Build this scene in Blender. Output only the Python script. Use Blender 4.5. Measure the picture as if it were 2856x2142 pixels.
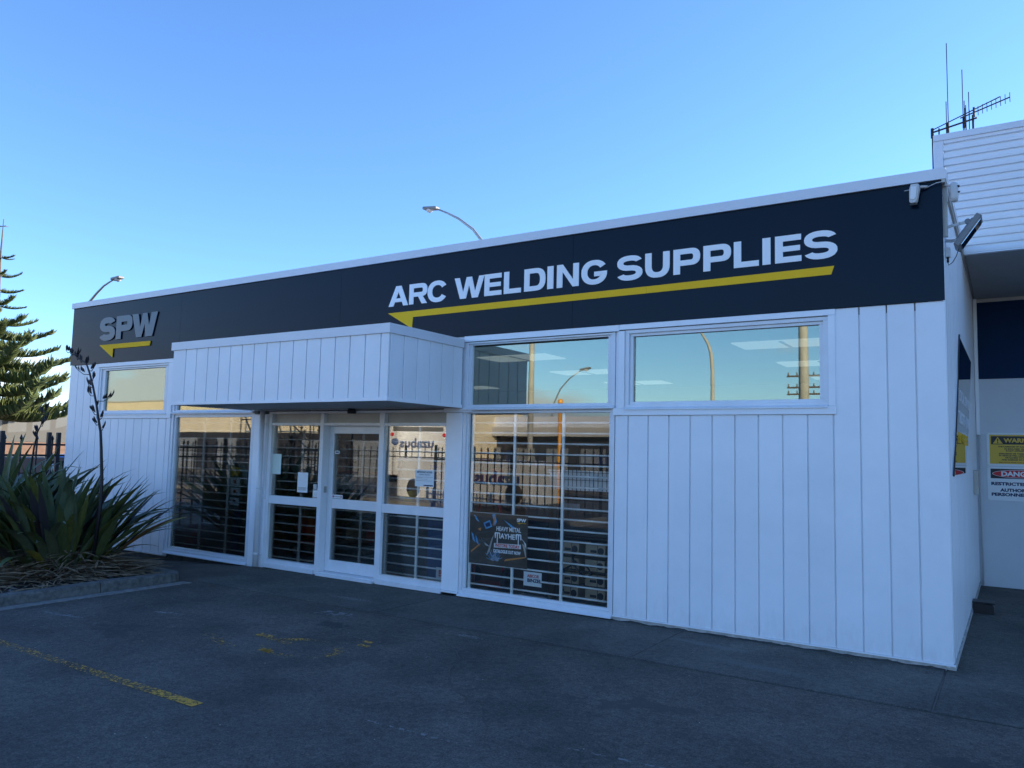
import bpy, bmesh, math, random
from mathutils import Vector, Matrix, noise
R_ = math.radians
rnd = random.Random(7)
for o in list(bpy.data.objects): bpy.data.objects.remove(o)
SC = bpy.context.scene
COL = SC.collection
# ------------------------------------------------------------------ camera, sky, sun, exposure
cam_d = bpy.data.cameras.new('camera'); cam = bpy.data.objects.new('camera', cam_d); COL.objects.link(cam)
SC.camera = cam
F_PX, YAW, PIT, ROL = 2164.81, 0.575958, 0.0867808, 0.0238044
CAM = Vector((3.40474, -7.51210, 1.66090))
f_ = Vector((-math.sin(YAW)*math.cos(PIT), math.cos(YAW)*math.cos(PIT), math.sin(PIT)))
r0 = Vector((math.cos(YAW), math.sin(YAW), 0)); u0 = r0.cross(f_)
rr = r0*math.cos(ROL)+u0*math.sin(ROL); uu = -r0*math.sin(ROL)+u0*math.cos(ROL)
cam.matrix_world = Matrix(((rr.x, uu.x, -f_.x, CAM.x), (rr.y, uu.y, -f_.y, CAM.y), (rr.z, uu.z, -f_.z, CAM.z), (0, 0, 0, 1)))
cam_d.sensor_width = 36; cam_d.lens = F_PX/2856*36; cam_d.clip_start = .05; cam_d.clip_end = 3000

SUN_EL, SUN_AZ = R_(20), R_(48)      # azimuth from +X towards +Y of the direction to the sun
sd = Vector((math.cos(SUN_AZ)*math.cos(SUN_EL), math.sin(SUN_AZ)*math.cos(SUN_EL), math.sin(SUN_EL)))
w = bpy.data.worlds.new('World'); SC.world = w; w.use_nodes = True
nt = w.node_tree; N = nt.nodes; L = nt.links
bg = N['Background']; bg.inputs['Strength'].default_value = .15
sky = N.new('ShaderNodeTexSky'); sky.sky_type = 'NISHITA'; sky.sun_disc = False
sky.sun_elevation = SUN_EL; sky.sun_rotation = math.atan2(sd.x, sd.y)
sky.air_density = 1.0; sky.dust_density = .15; sky.ozone_density = 6.0; sky.altitude = 0
# low cumulus bank near the horizon, all the way round
tc = N.new('ShaderNodeTexCoord'); sep = N.new('ShaderNodeSeparateXYZ'); L.new(tc.outputs['Generated'], sep.inputs[0])
mp = N.new('ShaderNodeMapping'); mp.inputs['Scale'].default_value = (2.6, 2.6, 7.5); mp.inputs['Location'].default_value = (.3, 1.7, .2)
L.new(tc.outputs['Generated'], mp.inputs[0])
cn = N.new('ShaderNodeTexNoise'); cn.inputs['Scale'].default_value = 1.6; cn.inputs['Detail'].default_value = 7; cn.inputs['Roughness'].default_value = .55
L.new(mp.outputs[0], cn.inputs['Vector'])
# a cloud bank stands low over the -X -Y quarter (seen behind the pine and mirrored in the left windows), thinning out elsewhere
cb_ = N.new('ShaderNodeVectorMath'); cb_.operation = 'DOT_PRODUCT'; cb_.inputs[1].default_value = (-.87, -.50, 0); L.new(tc.outputs['Generated'], cb_.inputs[0])
c1 = N.new('ShaderNodeMapRange'); c1.inputs['From Min'].default_value = .80; c1.inputs['From Max'].default_value = .97; c1.inputs['To Min'].default_value = .13; c1.inputs['To Max'].default_value = .36; L.new(cb_.outputs['Value'], c1.inputs['Value'])
c2 = N.new('ShaderNodeMath'); c2.operation = 'MULTIPLY_ADD'; c2.inputs[1].default_value = -1.75; L.new(sep.outputs['Z'], c2.inputs[0]); L.new(c1.outputs[0], c2.inputs[2])
ad = N.new('ShaderNodeMath'); ad.operation = 'ADD'; L.new(cn.outputs['Fac'], ad.inputs[0]); L.new(c2.outputs[0], ad.inputs[1])
cr = N.new('ShaderNodeValToRGB'); cr.color_ramp.elements[0].position = .54; cr.color_ramp.elements[1].position = .68
cr.color_ramp.elements[1].color = (.9, .9, .9, 1)
L.new(ad.outputs[0], cr.inputs[0])
tn = N.new('ShaderNodeMixRGB'); tn.blend_type = 'MULTIPLY'; tn.inputs['Fac'].default_value = 1; tn.inputs['Color2'].default_value = (.90, .95, 1.03, 1); L.new(sky.outputs[0], tn.inputs['Color1'])
mx = N.new('ShaderNodeMixRGB'); mx.inputs['Color2'].default_value = (3.9, 4.2, 4.7, 1)
L.new(cr.outputs[0], mx.inputs['Fac']); L.new(tn.outputs[0], mx.inputs['Color1']); L.new(mx.outputs[0], bg.inputs['Color'])

sun_d = bpy.data.lights.new('sun', 'SUN'); sun_d.energy = 4.8; sun_d.angle = R_(.5); sun_d.color = (1, .86, .68)
sun = bpy.data.objects.new('sun', sun_d); COL.objects.link(sun); sun.rotation_euler = sd.to_track_quat('Z', 'Y').to_euler()
vs = SC.view_settings; vs.view_transform = 'Standard'; vs.look = 'None'; vs.gamma = 1; vs.exposure = 1.22
try: vs.use_curve_mapping = False
except Exception: pass
SC.cycles.transparent_max_bounces = 16; SC.cycles.max_bounces = 10

# ------------------------------------------------------------------ materials
def mat(name, col, rough=.5, metal=0, spec=.5, var=0, vscale=6, bump=0, bscale=60, emis=0, coat=0, dark=None, stretch=None):
    m = bpy.data.materials.new(name); m.use_nodes = True; t = m.node_tree; b = t.nodes['Principled BSDF']
    b.inputs['Base Color'].default_value = (*col, 1); b.inputs['Roughness'].default_value = rough
    b.inputs['Metallic'].default_value = metal; b.inputs['Specular IOR Level'].default_value = spec
    b.inputs['Coat Weight'].default_value = coat
    if emis: b.inputs['Emission Color'].default_value = (*col, 1); b.inputs['Emission Strength'].default_value = emis
    tcn = t.nodes.new('ShaderNodeTexCoord'); src = tcn.outputs['Object']
    if stretch:
        mpn = t.nodes.new('ShaderNodeMapping'); mpn.inputs['Scale'].default_value = stretch; t.links.new(src, mpn.inputs[0]); src = mpn.outputs[0]
    if var:
        n = t.nodes.new('ShaderNodeTexNoise'); n.inputs['Scale'].default_value = vscale; n.inputs['Detail'].default_value = 6; n.inputs['Roughness'].default_value = .65
        t.links.new(src, n.inputs['Vector'])
        mr = t.nodes.new('ShaderNodeMapRange'); mr.inputs['From Min'].default_value = .3; mr.inputs['From Max'].default_value = .7
        t.links.new(n.outputs['Fac'], mr.inputs['Value'])
        x = t.nodes.new('ShaderNodeMixRGB'); t.links.new(mr.outputs[0], x.inputs['Fac'])
        d = dark or tuple(c*(1-var) for c in col)
        x.inputs['Color1'].default_value = (*d, 1); x.inputs['Color2'].default_value = (*[min(1, c*(1+var*.4)) for c in col], 1)
        t.links.new(x.outputs[0], b.inputs['Base Color'])
    if bump:
        n2 = t.nodes.new('ShaderNodeTexNoise'); n2.inputs['Scale'].default_value = bscale; n2.inputs['Detail'].default_value = 4
        t.links.new(src, n2.inputs['Vector'])
        bp = t.nodes.new('ShaderNodeBump'); bp.inputs['Strength'].default_value = bump; bp.inputs['Distance'].default_value = .01
        t.links.new(n2.outputs['Fac'], bp.inputs['Height']); t.links.new(bp.outputs[0], b.inputs['Normal'])
    return m
M = {}
M['white'] = mat('white painted board', (.87, .885, .91), .38, var=.06, vscale=1.5, bump=.04, bscale=9)
def grime(m, amt=.5, h=.45):
    t = m.node_tree; nn = t.nodes.new; lk = t.links.new; b = t.nodes['Principled BSDF']; src = b.inputs['Base Color'].links[0].from_socket
    geo = nn('ShaderNodeNewGeometry'); sp = nn('ShaderNodeSeparateXYZ'); lk(geo.outputs['Position'], sp.inputs[0])
    mr = nn('ShaderNodeMapRange'); mr.inputs['From Min'].default_value = -.08; mr.inputs['From Max'].default_value = h; mr.inputs['To Min'].default_value = .30; mr.inputs['To Max'].default_value = -.08; lk(sp.outputs['Z'], mr.inputs['Value'])
    mp_ = nn('ShaderNodeMapping'); mp_.inputs['Scale'].default_value = (9, 9, 3); lk(geo.outputs['Position'], mp_.inputs[0])
    n = nn('ShaderNodeTexNoise'); n.inputs['Scale'].default_value = 2.2; n.inputs['Detail'].default_value = 8; n.inputs['Roughness'].default_value = .7; lk(mp_.outputs[0], n.inputs['Vector'])
    a = nn('ShaderNodeMath'); a.operation = 'ADD'; lk(mr.outputs[0], a.inputs[0]); lk(n.outputs['Fac'], a.inputs[1])
    q = nn('ShaderNodeMapRange'); q.inputs['From Min'].default_value = .52; q.inputs['From Max'].default_value = .95; q.inputs['To Max'].default_value = amt; lk(a.outputs[0], q.inputs['Value'])
    x = nn('ShaderNodeMixRGB'); lk(q.outputs[0], x.inputs['Fac']); lk(src, x.inputs['Color1']); x.inputs['Color2'].default_value = (.40, .37, .32, 1)
    oi = nn('ShaderNodeObjectInfo'); r = nn('ShaderNodeMapRange'); r.inputs['To Min'].default_value = .955; r.inputs['To Max'].default_value = 1.0; lk(oi.outputs['Random'], r.inputs['Value'])
    y = nn('ShaderNodeMixRGB'); y.blend_type = 'MULTIPLY'; y.inputs['Fac'].default_value = 1; lk(x.outputs[0], y.inputs['Color1']); lk(r.outputs[0], y.inputs['Color2']); lk(y.outputs[0], b.inputs['Base Color'])
grime(M['white'], .22, .30)
M['trim'] = mat('white painted trim', (.87, .885, .91), .35, var=.05, vscale=3)
M['alu'] = mat('white powder coated aluminium', (.76, .78, .81), .28, var=.08, vscale=4)
M['groove'] = mat('joint backing', (.16, .165, .17), .7)
M['cap'] = mat('white metal flashing', (.74, .75, .78), .32, var=.05, vscale=2)
M['navy'] = mat('navy composite panel', (.0018, .0100, .0230), .22, spec=.14, var=.10, vscale=1.2, bump=.012, bscale=2.2)
M['letter'] = mat('white vinyl', (.88, .89, .90), .4)
M['yellow'] = mat('yellow vinyl', (1.0, .56, .03), .7, spec=.1, var=.06, vscale=2)
M['grey_letter'] = mat('brushed grey acrylic', (.075, .09, .11), .25, metal=.3, spec=.4)
M['black'] = mat('black plastic', (.012, .012, .014), .45)
M['dark'] = mat('dark grey shelf', (.03, .03, .035), .6)  # plain dark grey base colour, shelving and dark building walls
M['iron'] = mat('black powder coated steel', (.010, .011, .014), .4, var=.2, vscale=8)
M['pvc'] = mat('white downpipe plastic', (.72, .74, .77), .3, var=.06, vscale=5)
M['bar'] = mat('white grille bar', (.93, .95, .94), .4)
M['grey_plastic'] = mat('grey plastic housing', (.55, .55, .54), .4)
M['grey_metal'] = mat('galvanised steel', (.40, .41, .41), .45, metal=.5, var=.25, vscale=14)
M['lamp_grey'] = mat('dark grey lamp housing', (.20, .21, .22), .45, var=.15, vscale=12)
M['ant'] = mat('weathered antenna aluminium', (.035, .033, .036), .7, spec=.2, var=.4, vscale=20)
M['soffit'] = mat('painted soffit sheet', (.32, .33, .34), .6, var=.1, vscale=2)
M['foundation'] = mat('painted concrete base', (.50, .49, .47), .8, var=.45, vscale=9, bump=.4, bscale=30)
M['concrete_dark'] = mat('dark concrete base', (.06, .062, .06), .85, var=.5, vscale=10, bump=.5, bscale=40)  # very dark concrete tone with random mottling
M['bwall'] = mat('pale rendered wall', (.62, .65, .68), .7, var=.05, vscale=2.5, bump=.05, bscale=80)
M['bnavy'] = mat('dark blue painted band', (.0012, .022, .070), .6, spec=.15, var=.1, vscale=3)
M['beige'] = mat('beige sheet metal', (.52, .49, .43), .5, var=.12, vscale=3)
M['paper'] = mat('white paper', (.78, .80, .80), .6)
M['paper_green'] = mat('pale green paper', (.62, .74, .68), .6)
M['ink'] = mat('dark blue ink', (.015, .03, .09), .6)
M['red'] = mat('red print', (.55, .02, .03), .5)
M['sign_black'] = mat('sign black', (.012, .012, .018), .45)
M['sign_yellow'] = mat('sign yellow', (.70, .44, .035), .4)
M['rust'] = mat('brown sign lettering', (.30, .08, .02), .6)
M['redpaint'] = mat('red enamel', (.38, .015, .02), .35)
M['blueban'] = mat('blue banner print', (.012, .06, .19), .45, var=.3, vscale=1.5)
M['carton'] = mat('brown cardboard', (.40, .31, .21), .7, var=.15, vscale=5)
M['cyan'] = mat('poster blue spark', (.15, .50, .95), .5, var=.5, vscale=30)
M['bark'] = mat('grey brown bark', (.14, .11, .085), .85, var=.4, vscale=12, bump=.6, bscale=30)
M['hill'] = mat('hill', (.10, .12, .10), .9, var=.4, vscale=.05)
M['brick'] = mat('orange block wall', (.22, .13, .09), .8, var=.35, vscale=3)
M['cream'] = mat('cream painted wall', (.78, .66, .44), .7, var=.12, vscale=.5)
M['tyre'] = mat('tyre', (.02, .02, .02), .8)
M['car_dark'] = mat('dark blue car paint', (.012, .02, .04), .25, coat=.5)
M['car_blue'] = mat('blue car paint', (.02, .10, .38), .25, coat=.5)
M['taillight'] = mat('red tail light', (.6, .01, .01), .2)
M['busbody'] = mat('white bus body', (.46, .44, .40), .35, var=.08, vscale=1)
M['pole'] = mat('concrete pole', (.50, .48, .41), .8, var=.2, vscale=4)
M['orange'] = mat('orange pole', (.85, .36, .03), .45)
M['conc'] = mat('kerb concrete', (.13, .13, .12), .85, var=.55, vscale=14, bump=.5, bscale=70)
M['soil'] = mat('bark and soil', (.035, .03, .025), .9, var=.6, vscale=25, bump=.9, bscale=60)
M['stone'] = mat('grey stone', (.10, .105, .11), .85, var=.4, vscale=30)
M['interior'] = mat('shop interior wall', (.28, .30, .30), .7, var=.15, vscale=1)
M['ceil'] = mat('shop ceiling', (.45, .45, .43), .8)
M['floor'] = mat('shop floor', (.10, .10, .10), .5, var=.2, vscale=3)
M['panel_light'] = mat('ceiling light diffuser', (1, 1, .96), .5, emis=.15)
M['litter'] = mat('dry straw leaf', (.27, .18, .10), .75, var=.55, vscale=12)
M['leaf_a'] = mat('flax leaf green', (.098, .125, .045), .38, var=.35, vscale=3, stretch=(14, 14, 1.2))
M['leaf_b'] = mat('flax leaf blue green', (.11, .14, .075), .42, var=.3, vscale=3, stretch=(14, 14, 1.2))
M['leaf_c'] = mat('flax leaf olive', (.15, .15, .035), .4, var=.4, vscale=4, dark=(.05, .06, .02), stretch=(10, 10, 1))
M['leaf_d'] = mat('flax leaf yellow', (.33, .26, .035), .5, var=.4, vscale=5, dark=(.12, .12, .02))
M['leaf_e'] = mat('flax leaf rust', (.28, .10, .035), .55, var=.4, vscale=7, dark=(.10, .08, .02))
M['leaf_f'] = mat('flax leaf purple', (.050, .042, .045), .45, var=.3, vscale=3)
M['pod'] = mat('black seed pod', (.018, .012, .014), .6, var=.4, vscale=30)
M['pine'] = mat('norfolk pine needles', (.105, .130, .035), .55, var=.55, vscale=1.3, dark=(.030, .055, .020))
M['screen'] = mat('grey mesh screen', (.14, .14, .13), .6, spec=.3, var=.05, vscale=2)
_t = M['screen'].node_tree; _m = _t.nodes.new('ShaderNodeMixShader'); _m.inputs[0].default_value = .72; _r = _t.nodes.new('ShaderNodeBsdfTransparent')
_o = [n for n in _t.nodes if n.type == 'OUTPUT_MATERIAL'][0]; _t.links.new(_r.outputs[0], _m.inputs[1]); _t.links.new(_t.nodes['Principled BSDF'].outputs[0], _m.inputs[2]); _t.links.new(_m.outputs[0], _o.inputs[0])
M['post'] = mat('brown post', (.16, .085, .05), .6)
M['graf'] = mat('white vinyl graphic', (.8, .8, .8), .5)

def glass(name, tint, refl, rough=.0, rt=(1, 1, 1)):
    m = bpy.data.materials.new(name); m.use_nodes = True; t = m.node_tree; t.nodes.clear()
    o = t.nodes.new('ShaderNodeOutputMaterial'); mixs = t.nodes.new('ShaderNodeMixShader')
    tr = t.nodes.new('ShaderNodeBsdfTransparent'); tr.inputs[0].default_value = (*tint, 1)
    gl = t.nodes.new('ShaderNodeBsdfGlossy'); gl.inputs['Roughness'].default_value = rough; gl.inputs[0].default_value = (*rt, 1)
    fr = t.nodes.new('ShaderNodeFresnel'); fr.inputs[0].default_value = 1.5
    mr = t.nodes.new('ShaderNodeMapRange'); mr.inputs['From Min'].default_value = .04; mr.inputs['From Max'].default_value = .5
    mr.inputs['To Min'].default_value = refl; mr.inputs['To Max'].default_value = .9
    t.links.new(fr.outputs[0], mr.inputs['Value']); t.links.new(mr.outputs[0], mixs.inputs[0])
    nz = t.nodes.new('ShaderNodeTexNoise'); nz.inputs['Scale'].default_value = .9; nz.inputs['Detail'].default_value = 1
    tcn = t.nodes.new('ShaderNodeTexCoord'); t.links.new(tcn.outputs['Object'], nz.inputs['Vector'])
    bp = t.nodes.new('ShaderNodeBump'); bp.inputs['Strength'].default_value = .04; bp.inputs['Distance'].default_value = .02
    t.links.new(nz.outputs['Fac'], bp.inputs['Height']); t.links.new(bp.outputs[0], gl.inputs['Normal'])
    t.links.new(tr.outputs[0], mixs.inputs[1]); t.links.new(gl.outputs[0], mixs.inputs[2]); t.links.new(mixs.outputs[0], o.inputs[0])
    return m
M['glass_up'] = glass('upper window glass with film', (.74, .80, .78), .20, rt=(.88, .88, .74))
M['glass_lo'] = glass('shop window glass', (.985, .995, .99), .055, rt=(.95, .95, .92))
M['glass_side'] = glass('side window glass', (.05, .06, .06), .8)

def ground_mat(name, base, spec_amt, patch, green=0, strips=None):
    m = bpy.data.materials.new(name); m.use_nodes = True; t = m.node_tree; b = t.nodes['Principled BSDF']
    nn = t.nodes.new; lk = t.links.new
    geo = nn('ShaderNodeNewGeometry'); pos = geo.outputs['Position']
    n1 = nn('ShaderNodeTexNoise'); n1.inputs['Scale'].default_value = 1.1; n1.inputs['Detail'].default_value = 7; n1.inputs['Roughness'].default_value = .6; lk(pos, n1.inputs['Vector'])
    n2 = nn('ShaderNodeTexNoise'); n2.inputs['Scale'].default_value = 95; n2.inputs['Detail'].default_value = 3; n2.inputs['Roughness'].default_value = .75; lk(pos, n2.inputs['Vector'])
    v = nn('ShaderNodeTexVoronoi'); v.inputs['Scale'].default_value = 140; lk(pos, v.inputs['Vector'])
    m1 = nn('ShaderNodeMapRange'); m1.inputs['From Min'].default_value = .3; m1.inputs['From Max'].default_value = .72; lk(n1.outputs['Fac'], m1.inputs['Value'])
    x1 = nn('ShaderNodeMixRGB'); lk(m1.outputs[0], x1.inputs['Fac'])
    x1.inputs['Color1'].default_value = (*[c*(1-patch) for c in base], 1); x1.inputs['Color2'].default_value = (*[c*(1+patch) for c in base], 1)
    m2 = nn('ShaderNodeMapRange'); m2.inputs['From Min'].default_value = .32; m2.inputs['From Max'].default_value = .70
    m2.inputs['To Min'].default_value = .45; m2.inputs['To Max'].default_value = 1.6; lk(n2.outputs['Fac'], m2.inputs['Value'])
    x2 = nn('ShaderNodeMixRGB'); x2.blend_type = 'MULTIPLY'; x2.inputs['Fac'].default_value = 1; lk(x1.outputs[0], x2.inputs['Color1']); lk(m2.outputs[0], x2.inputs['Color2'])
    n3 = nn('ShaderNodeTexNoise'); n3.inputs['Scale'].default_value = 26; n3.inputs['Detail'].default_value = 6; n3.inputs['Roughness'].default_value = .8; lk(pos, n3.inputs['Vector'])
    m3 = nn('ShaderNodeMapRange'); m3.inputs['From Min'].default_value = .38; m3.inputs['From Max'].default_value = .64; m3.inputs['To Min'].default_value = .66; m3.inputs['To Max'].default_value = 1.34; lk(n3.outputs['Fac'], m3.inputs['Value'])
    x2b = nn('ShaderNodeMixRGB'); x2b.blend_type = 'MULTIPLY'; x2b.inputs['Fac'].default_value = 1; lk(x2.outputs[0], x2b.inputs['Color1']); lk(m3.outputs[0], x2b.inputs['Color2']); x2 = x2b
    # pale aggregate chips
    g = nn('ShaderNodeMapRange'); g.inputs['From Min'].default_value = .16; g.inputs['From Max'].default_value = .03
    lk(v.outputs['Distance'], g.inputs['Value'])
    sp = nn('ShaderNodeSeparateColor'); lk(v.outputs['Color'], sp.inputs[0])
    gt = nn('ShaderNodeMath'); gt.operation = 'GREATER_THAN'; gt.inputs[1].default_value = 1-spec_amt; lk(sp.outputs[0], gt.inputs[0])
    mu = nn('ShaderNodeMath'); mu.operation = 'MULTIPLY'; lk(g.outputs[0], mu.inputs[0]); lk(gt.outputs[0], mu.inputs[1])
    x3 = nn('ShaderNodeMixRGB'); lk(mu.outputs[0], x3.inputs['Fac']); lk(x2.outputs[0], x3.inputs['Color1']); x3.inputs['Color2'].default_value = (.26, .27, .27, 1)
    # rare small bits of white litter / chalk
    v2 = nn('ShaderNodeTexVoronoi'); v2.inputs['Scale'].default_value = 13; lk(pos, v2.inputs['Vector'])
    g2 = nn('ShaderNodeMapRange'); g2.inputs['From Min'].default_value = .085; g2.inputs['From Max'].default_value = .055; lk(v2.outputs['Distance'], g2.inputs['Value'])
    sp2 = nn('ShaderNodeSeparateColor'); lk(v2.outputs['Color'], sp2.inputs[0])
    gt2 = nn('ShaderNodeMath'); gt2.operation = 'GREATER_THAN'; gt2.inputs[1].default_value = .95; lk(sp2.outputs[1], gt2.inputs[0])
    mu2 = nn('ShaderNodeMath'); mu2.operation = 'MULTIPLY'; lk(g2.outputs[0], mu2.inputs[0]); lk(gt2.outputs[0], mu2.inputs[1])
    x4 = nn('ShaderNodeMixRGB'); lk(mu2.outputs[0], x4.inputs['Fac']); lk(x3.outputs[0], x4.inputs['Color1']); x4.inputs['Color2'].default_value = (.42, .42, .40, 1)
    last = x4.outputs[0]
    for (cx, cy, sx, sy, lo, colr, sc, ang) in (strips or []):   # worn scuffs: ellipse (world x, y) masked with coarse grain
        mpn = nn('ShaderNodeMapping'); mpn.vector_type = 'TEXTURE'; mpn.inputs['Location'].default_value = (cx, cy, 0); mpn.inputs['Scale'].default_value = (sx, sy, 50)
        mpn.inputs['Rotation'].default_value = (0, 0, ang)
        lk(pos, mpn.inputs[0]); le = nn('ShaderNodeVectorMath'); le.operation = 'LENGTH'; lk(mpn.outputs[0], le.inputs[0])
        e = nn('ShaderNodeMapRange'); e.inputs['From Min'].default_value = 1; e.inputs['From Max'].default_value = .15; e.inputs['To Min'].default_value = -.35; e.inputs['To Max'].default_value = .12
        lk(le.outputs['Value'], e.inputs['Value'])
        ns = nn('ShaderNodeTexNoise'); ns.inputs['Scale'].default_value = sc; ns.inputs['Detail'].default_value = 5; ns.inputs['Roughness'].default_value = .7; lk(pos, ns.inputs['Vector'])
        a = nn('ShaderNodeMath'); a.operation = 'ADD'; lk(e.outputs[0], a.inputs[0]); lk(ns.outputs['Fac'], a.inputs[1])
        q = nn('ShaderNodeMapRange'); q.inputs['From Min'].default_value = lo; q.inputs['From Max'].default_value = lo+.05; q.inputs['To Max'].default_value = .75; lk(a.outputs[0], q.inputs['Value'])
        xx = nn('ShaderNodeMixRGB'); lk(q.outputs[0], xx.inputs['Fac']); lk(last, xx.inputs['Color1']); xx.inputs['Color2'].default_value = (*colr, 1); last = xx.outputs[0]
    lk(last, b.inputs['Base Color'])
    b.inputs['Roughness'].default_value = .8; b.inputs['Specular IOR Level'].default_value = .35
    bp = nn('ShaderNodeBump'); bp.inputs['Strength'].default_value = .9; bp.inputs['Distance'].default_value = .006; lk(n2.outputs['Fac'], bp.inputs['Height']); lk(bp.outputs[0], b.inputs['Normal'])
    return m
chalk = (.24, .25, .25)
M['asphalt'] = ground_mat('old asphalt', (.098, .086, .073), .30, .42, strips=[
    (1.2, -2.4, 1.3, .5, .54, (.060, .055, .049), 5.5, .3), (-3.6, -3.3, 1.3, .55, .52, (.050, .047, .043), 2.6, -.2), (-2.2, -2.0, .5, .4, .50, (.040, .039, .037), 4.0, 0), (3.1, -2.3, .7, .6, .52, (.05, .047, .043), 3.2, 0),
    (-2.6, -1.55, .8, .35, .60, chalk, 16, .1), (-3.9, -2.6, .75, .10, .59, chalk, 13, .25), (-4.6, -3.3, 1.2, .12, .60, chalk, 18, .15), (.2, -3.7, 1.8, .05, .62, chalk, 26, .05), (1.7, -3.3, 2.0, .04, .60, chalk, 30, .1), (-.9, -1.5, .5, .12, .60, chalk, 30, 0)])
M['apron'] = ground_mat('dark concrete apron', (.096, .092, .080), .50, .40, strips=[
    (1.0, -.42, 1.3, .20, .52, (.13, .14, .14), 60, -.12), (1.6, -.9, 1.5, .25, .55, (.12, .13, .13), 70, -.1), (-3.0, -.9, 1.1, .22, .60, chalk, 40, 0)])

def paint_mat(name, col, lo, sc=22):
    m = bpy.data.materials.new(name); m.use_nodes = True; t = m.node_tree; b = t.nodes['Principled BSDF']; nn = t.nodes.new; lk = t.links.new
    o = [n for n in t.nodes if n.type == 'OUTPUT_MATERIAL'][0]
    tcn = nn('ShaderNodeTexCoord'); geo = nn('ShaderNodeNewGeometry'); ns = nn('ShaderNodeTexNoise'); ns.inputs['Scale'].default_value = sc; ns.inputs['Detail'].default_value = 8; ns.inputs['Roughness'].default_value = .72
    lk(geo.outputs['Position'], ns.inputs['Vector'])
    at = nn('ShaderNodeAttribute'); at.attribute_name = 'wear'
    a = nn('ShaderNodeMath'); a.operation = 'ADD'; lk(ns.outputs['Fac'], a.inputs[0]); lk(at.outputs['Fac'], a.inputs[1])
    q = nn('ShaderNodeMapRange'); q.inputs['From Min'].default_value = lo; q.inputs['From Max'].default_value = lo+.025; lk(a.outputs[0], q.inputs['Value'])
    b.inputs['Base Color'].default_value = (*col, 1); b.inputs['Roughness'].default_value = .6
    tr = nn('ShaderNodeBsdfTransparent'); ms = nn('ShaderNodeMixShader'); lk(q.outputs[0], ms.inputs[0]); lk(tr.outputs[0], ms.inputs[1]); lk(b.outputs[0], ms.inputs[2]); lk(ms.outputs[0], o.inputs[0])
    return m
M['road_yellow'] = paint_mat('worn yellow road paint', (.62, .31, .03), .60, 42)

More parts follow.
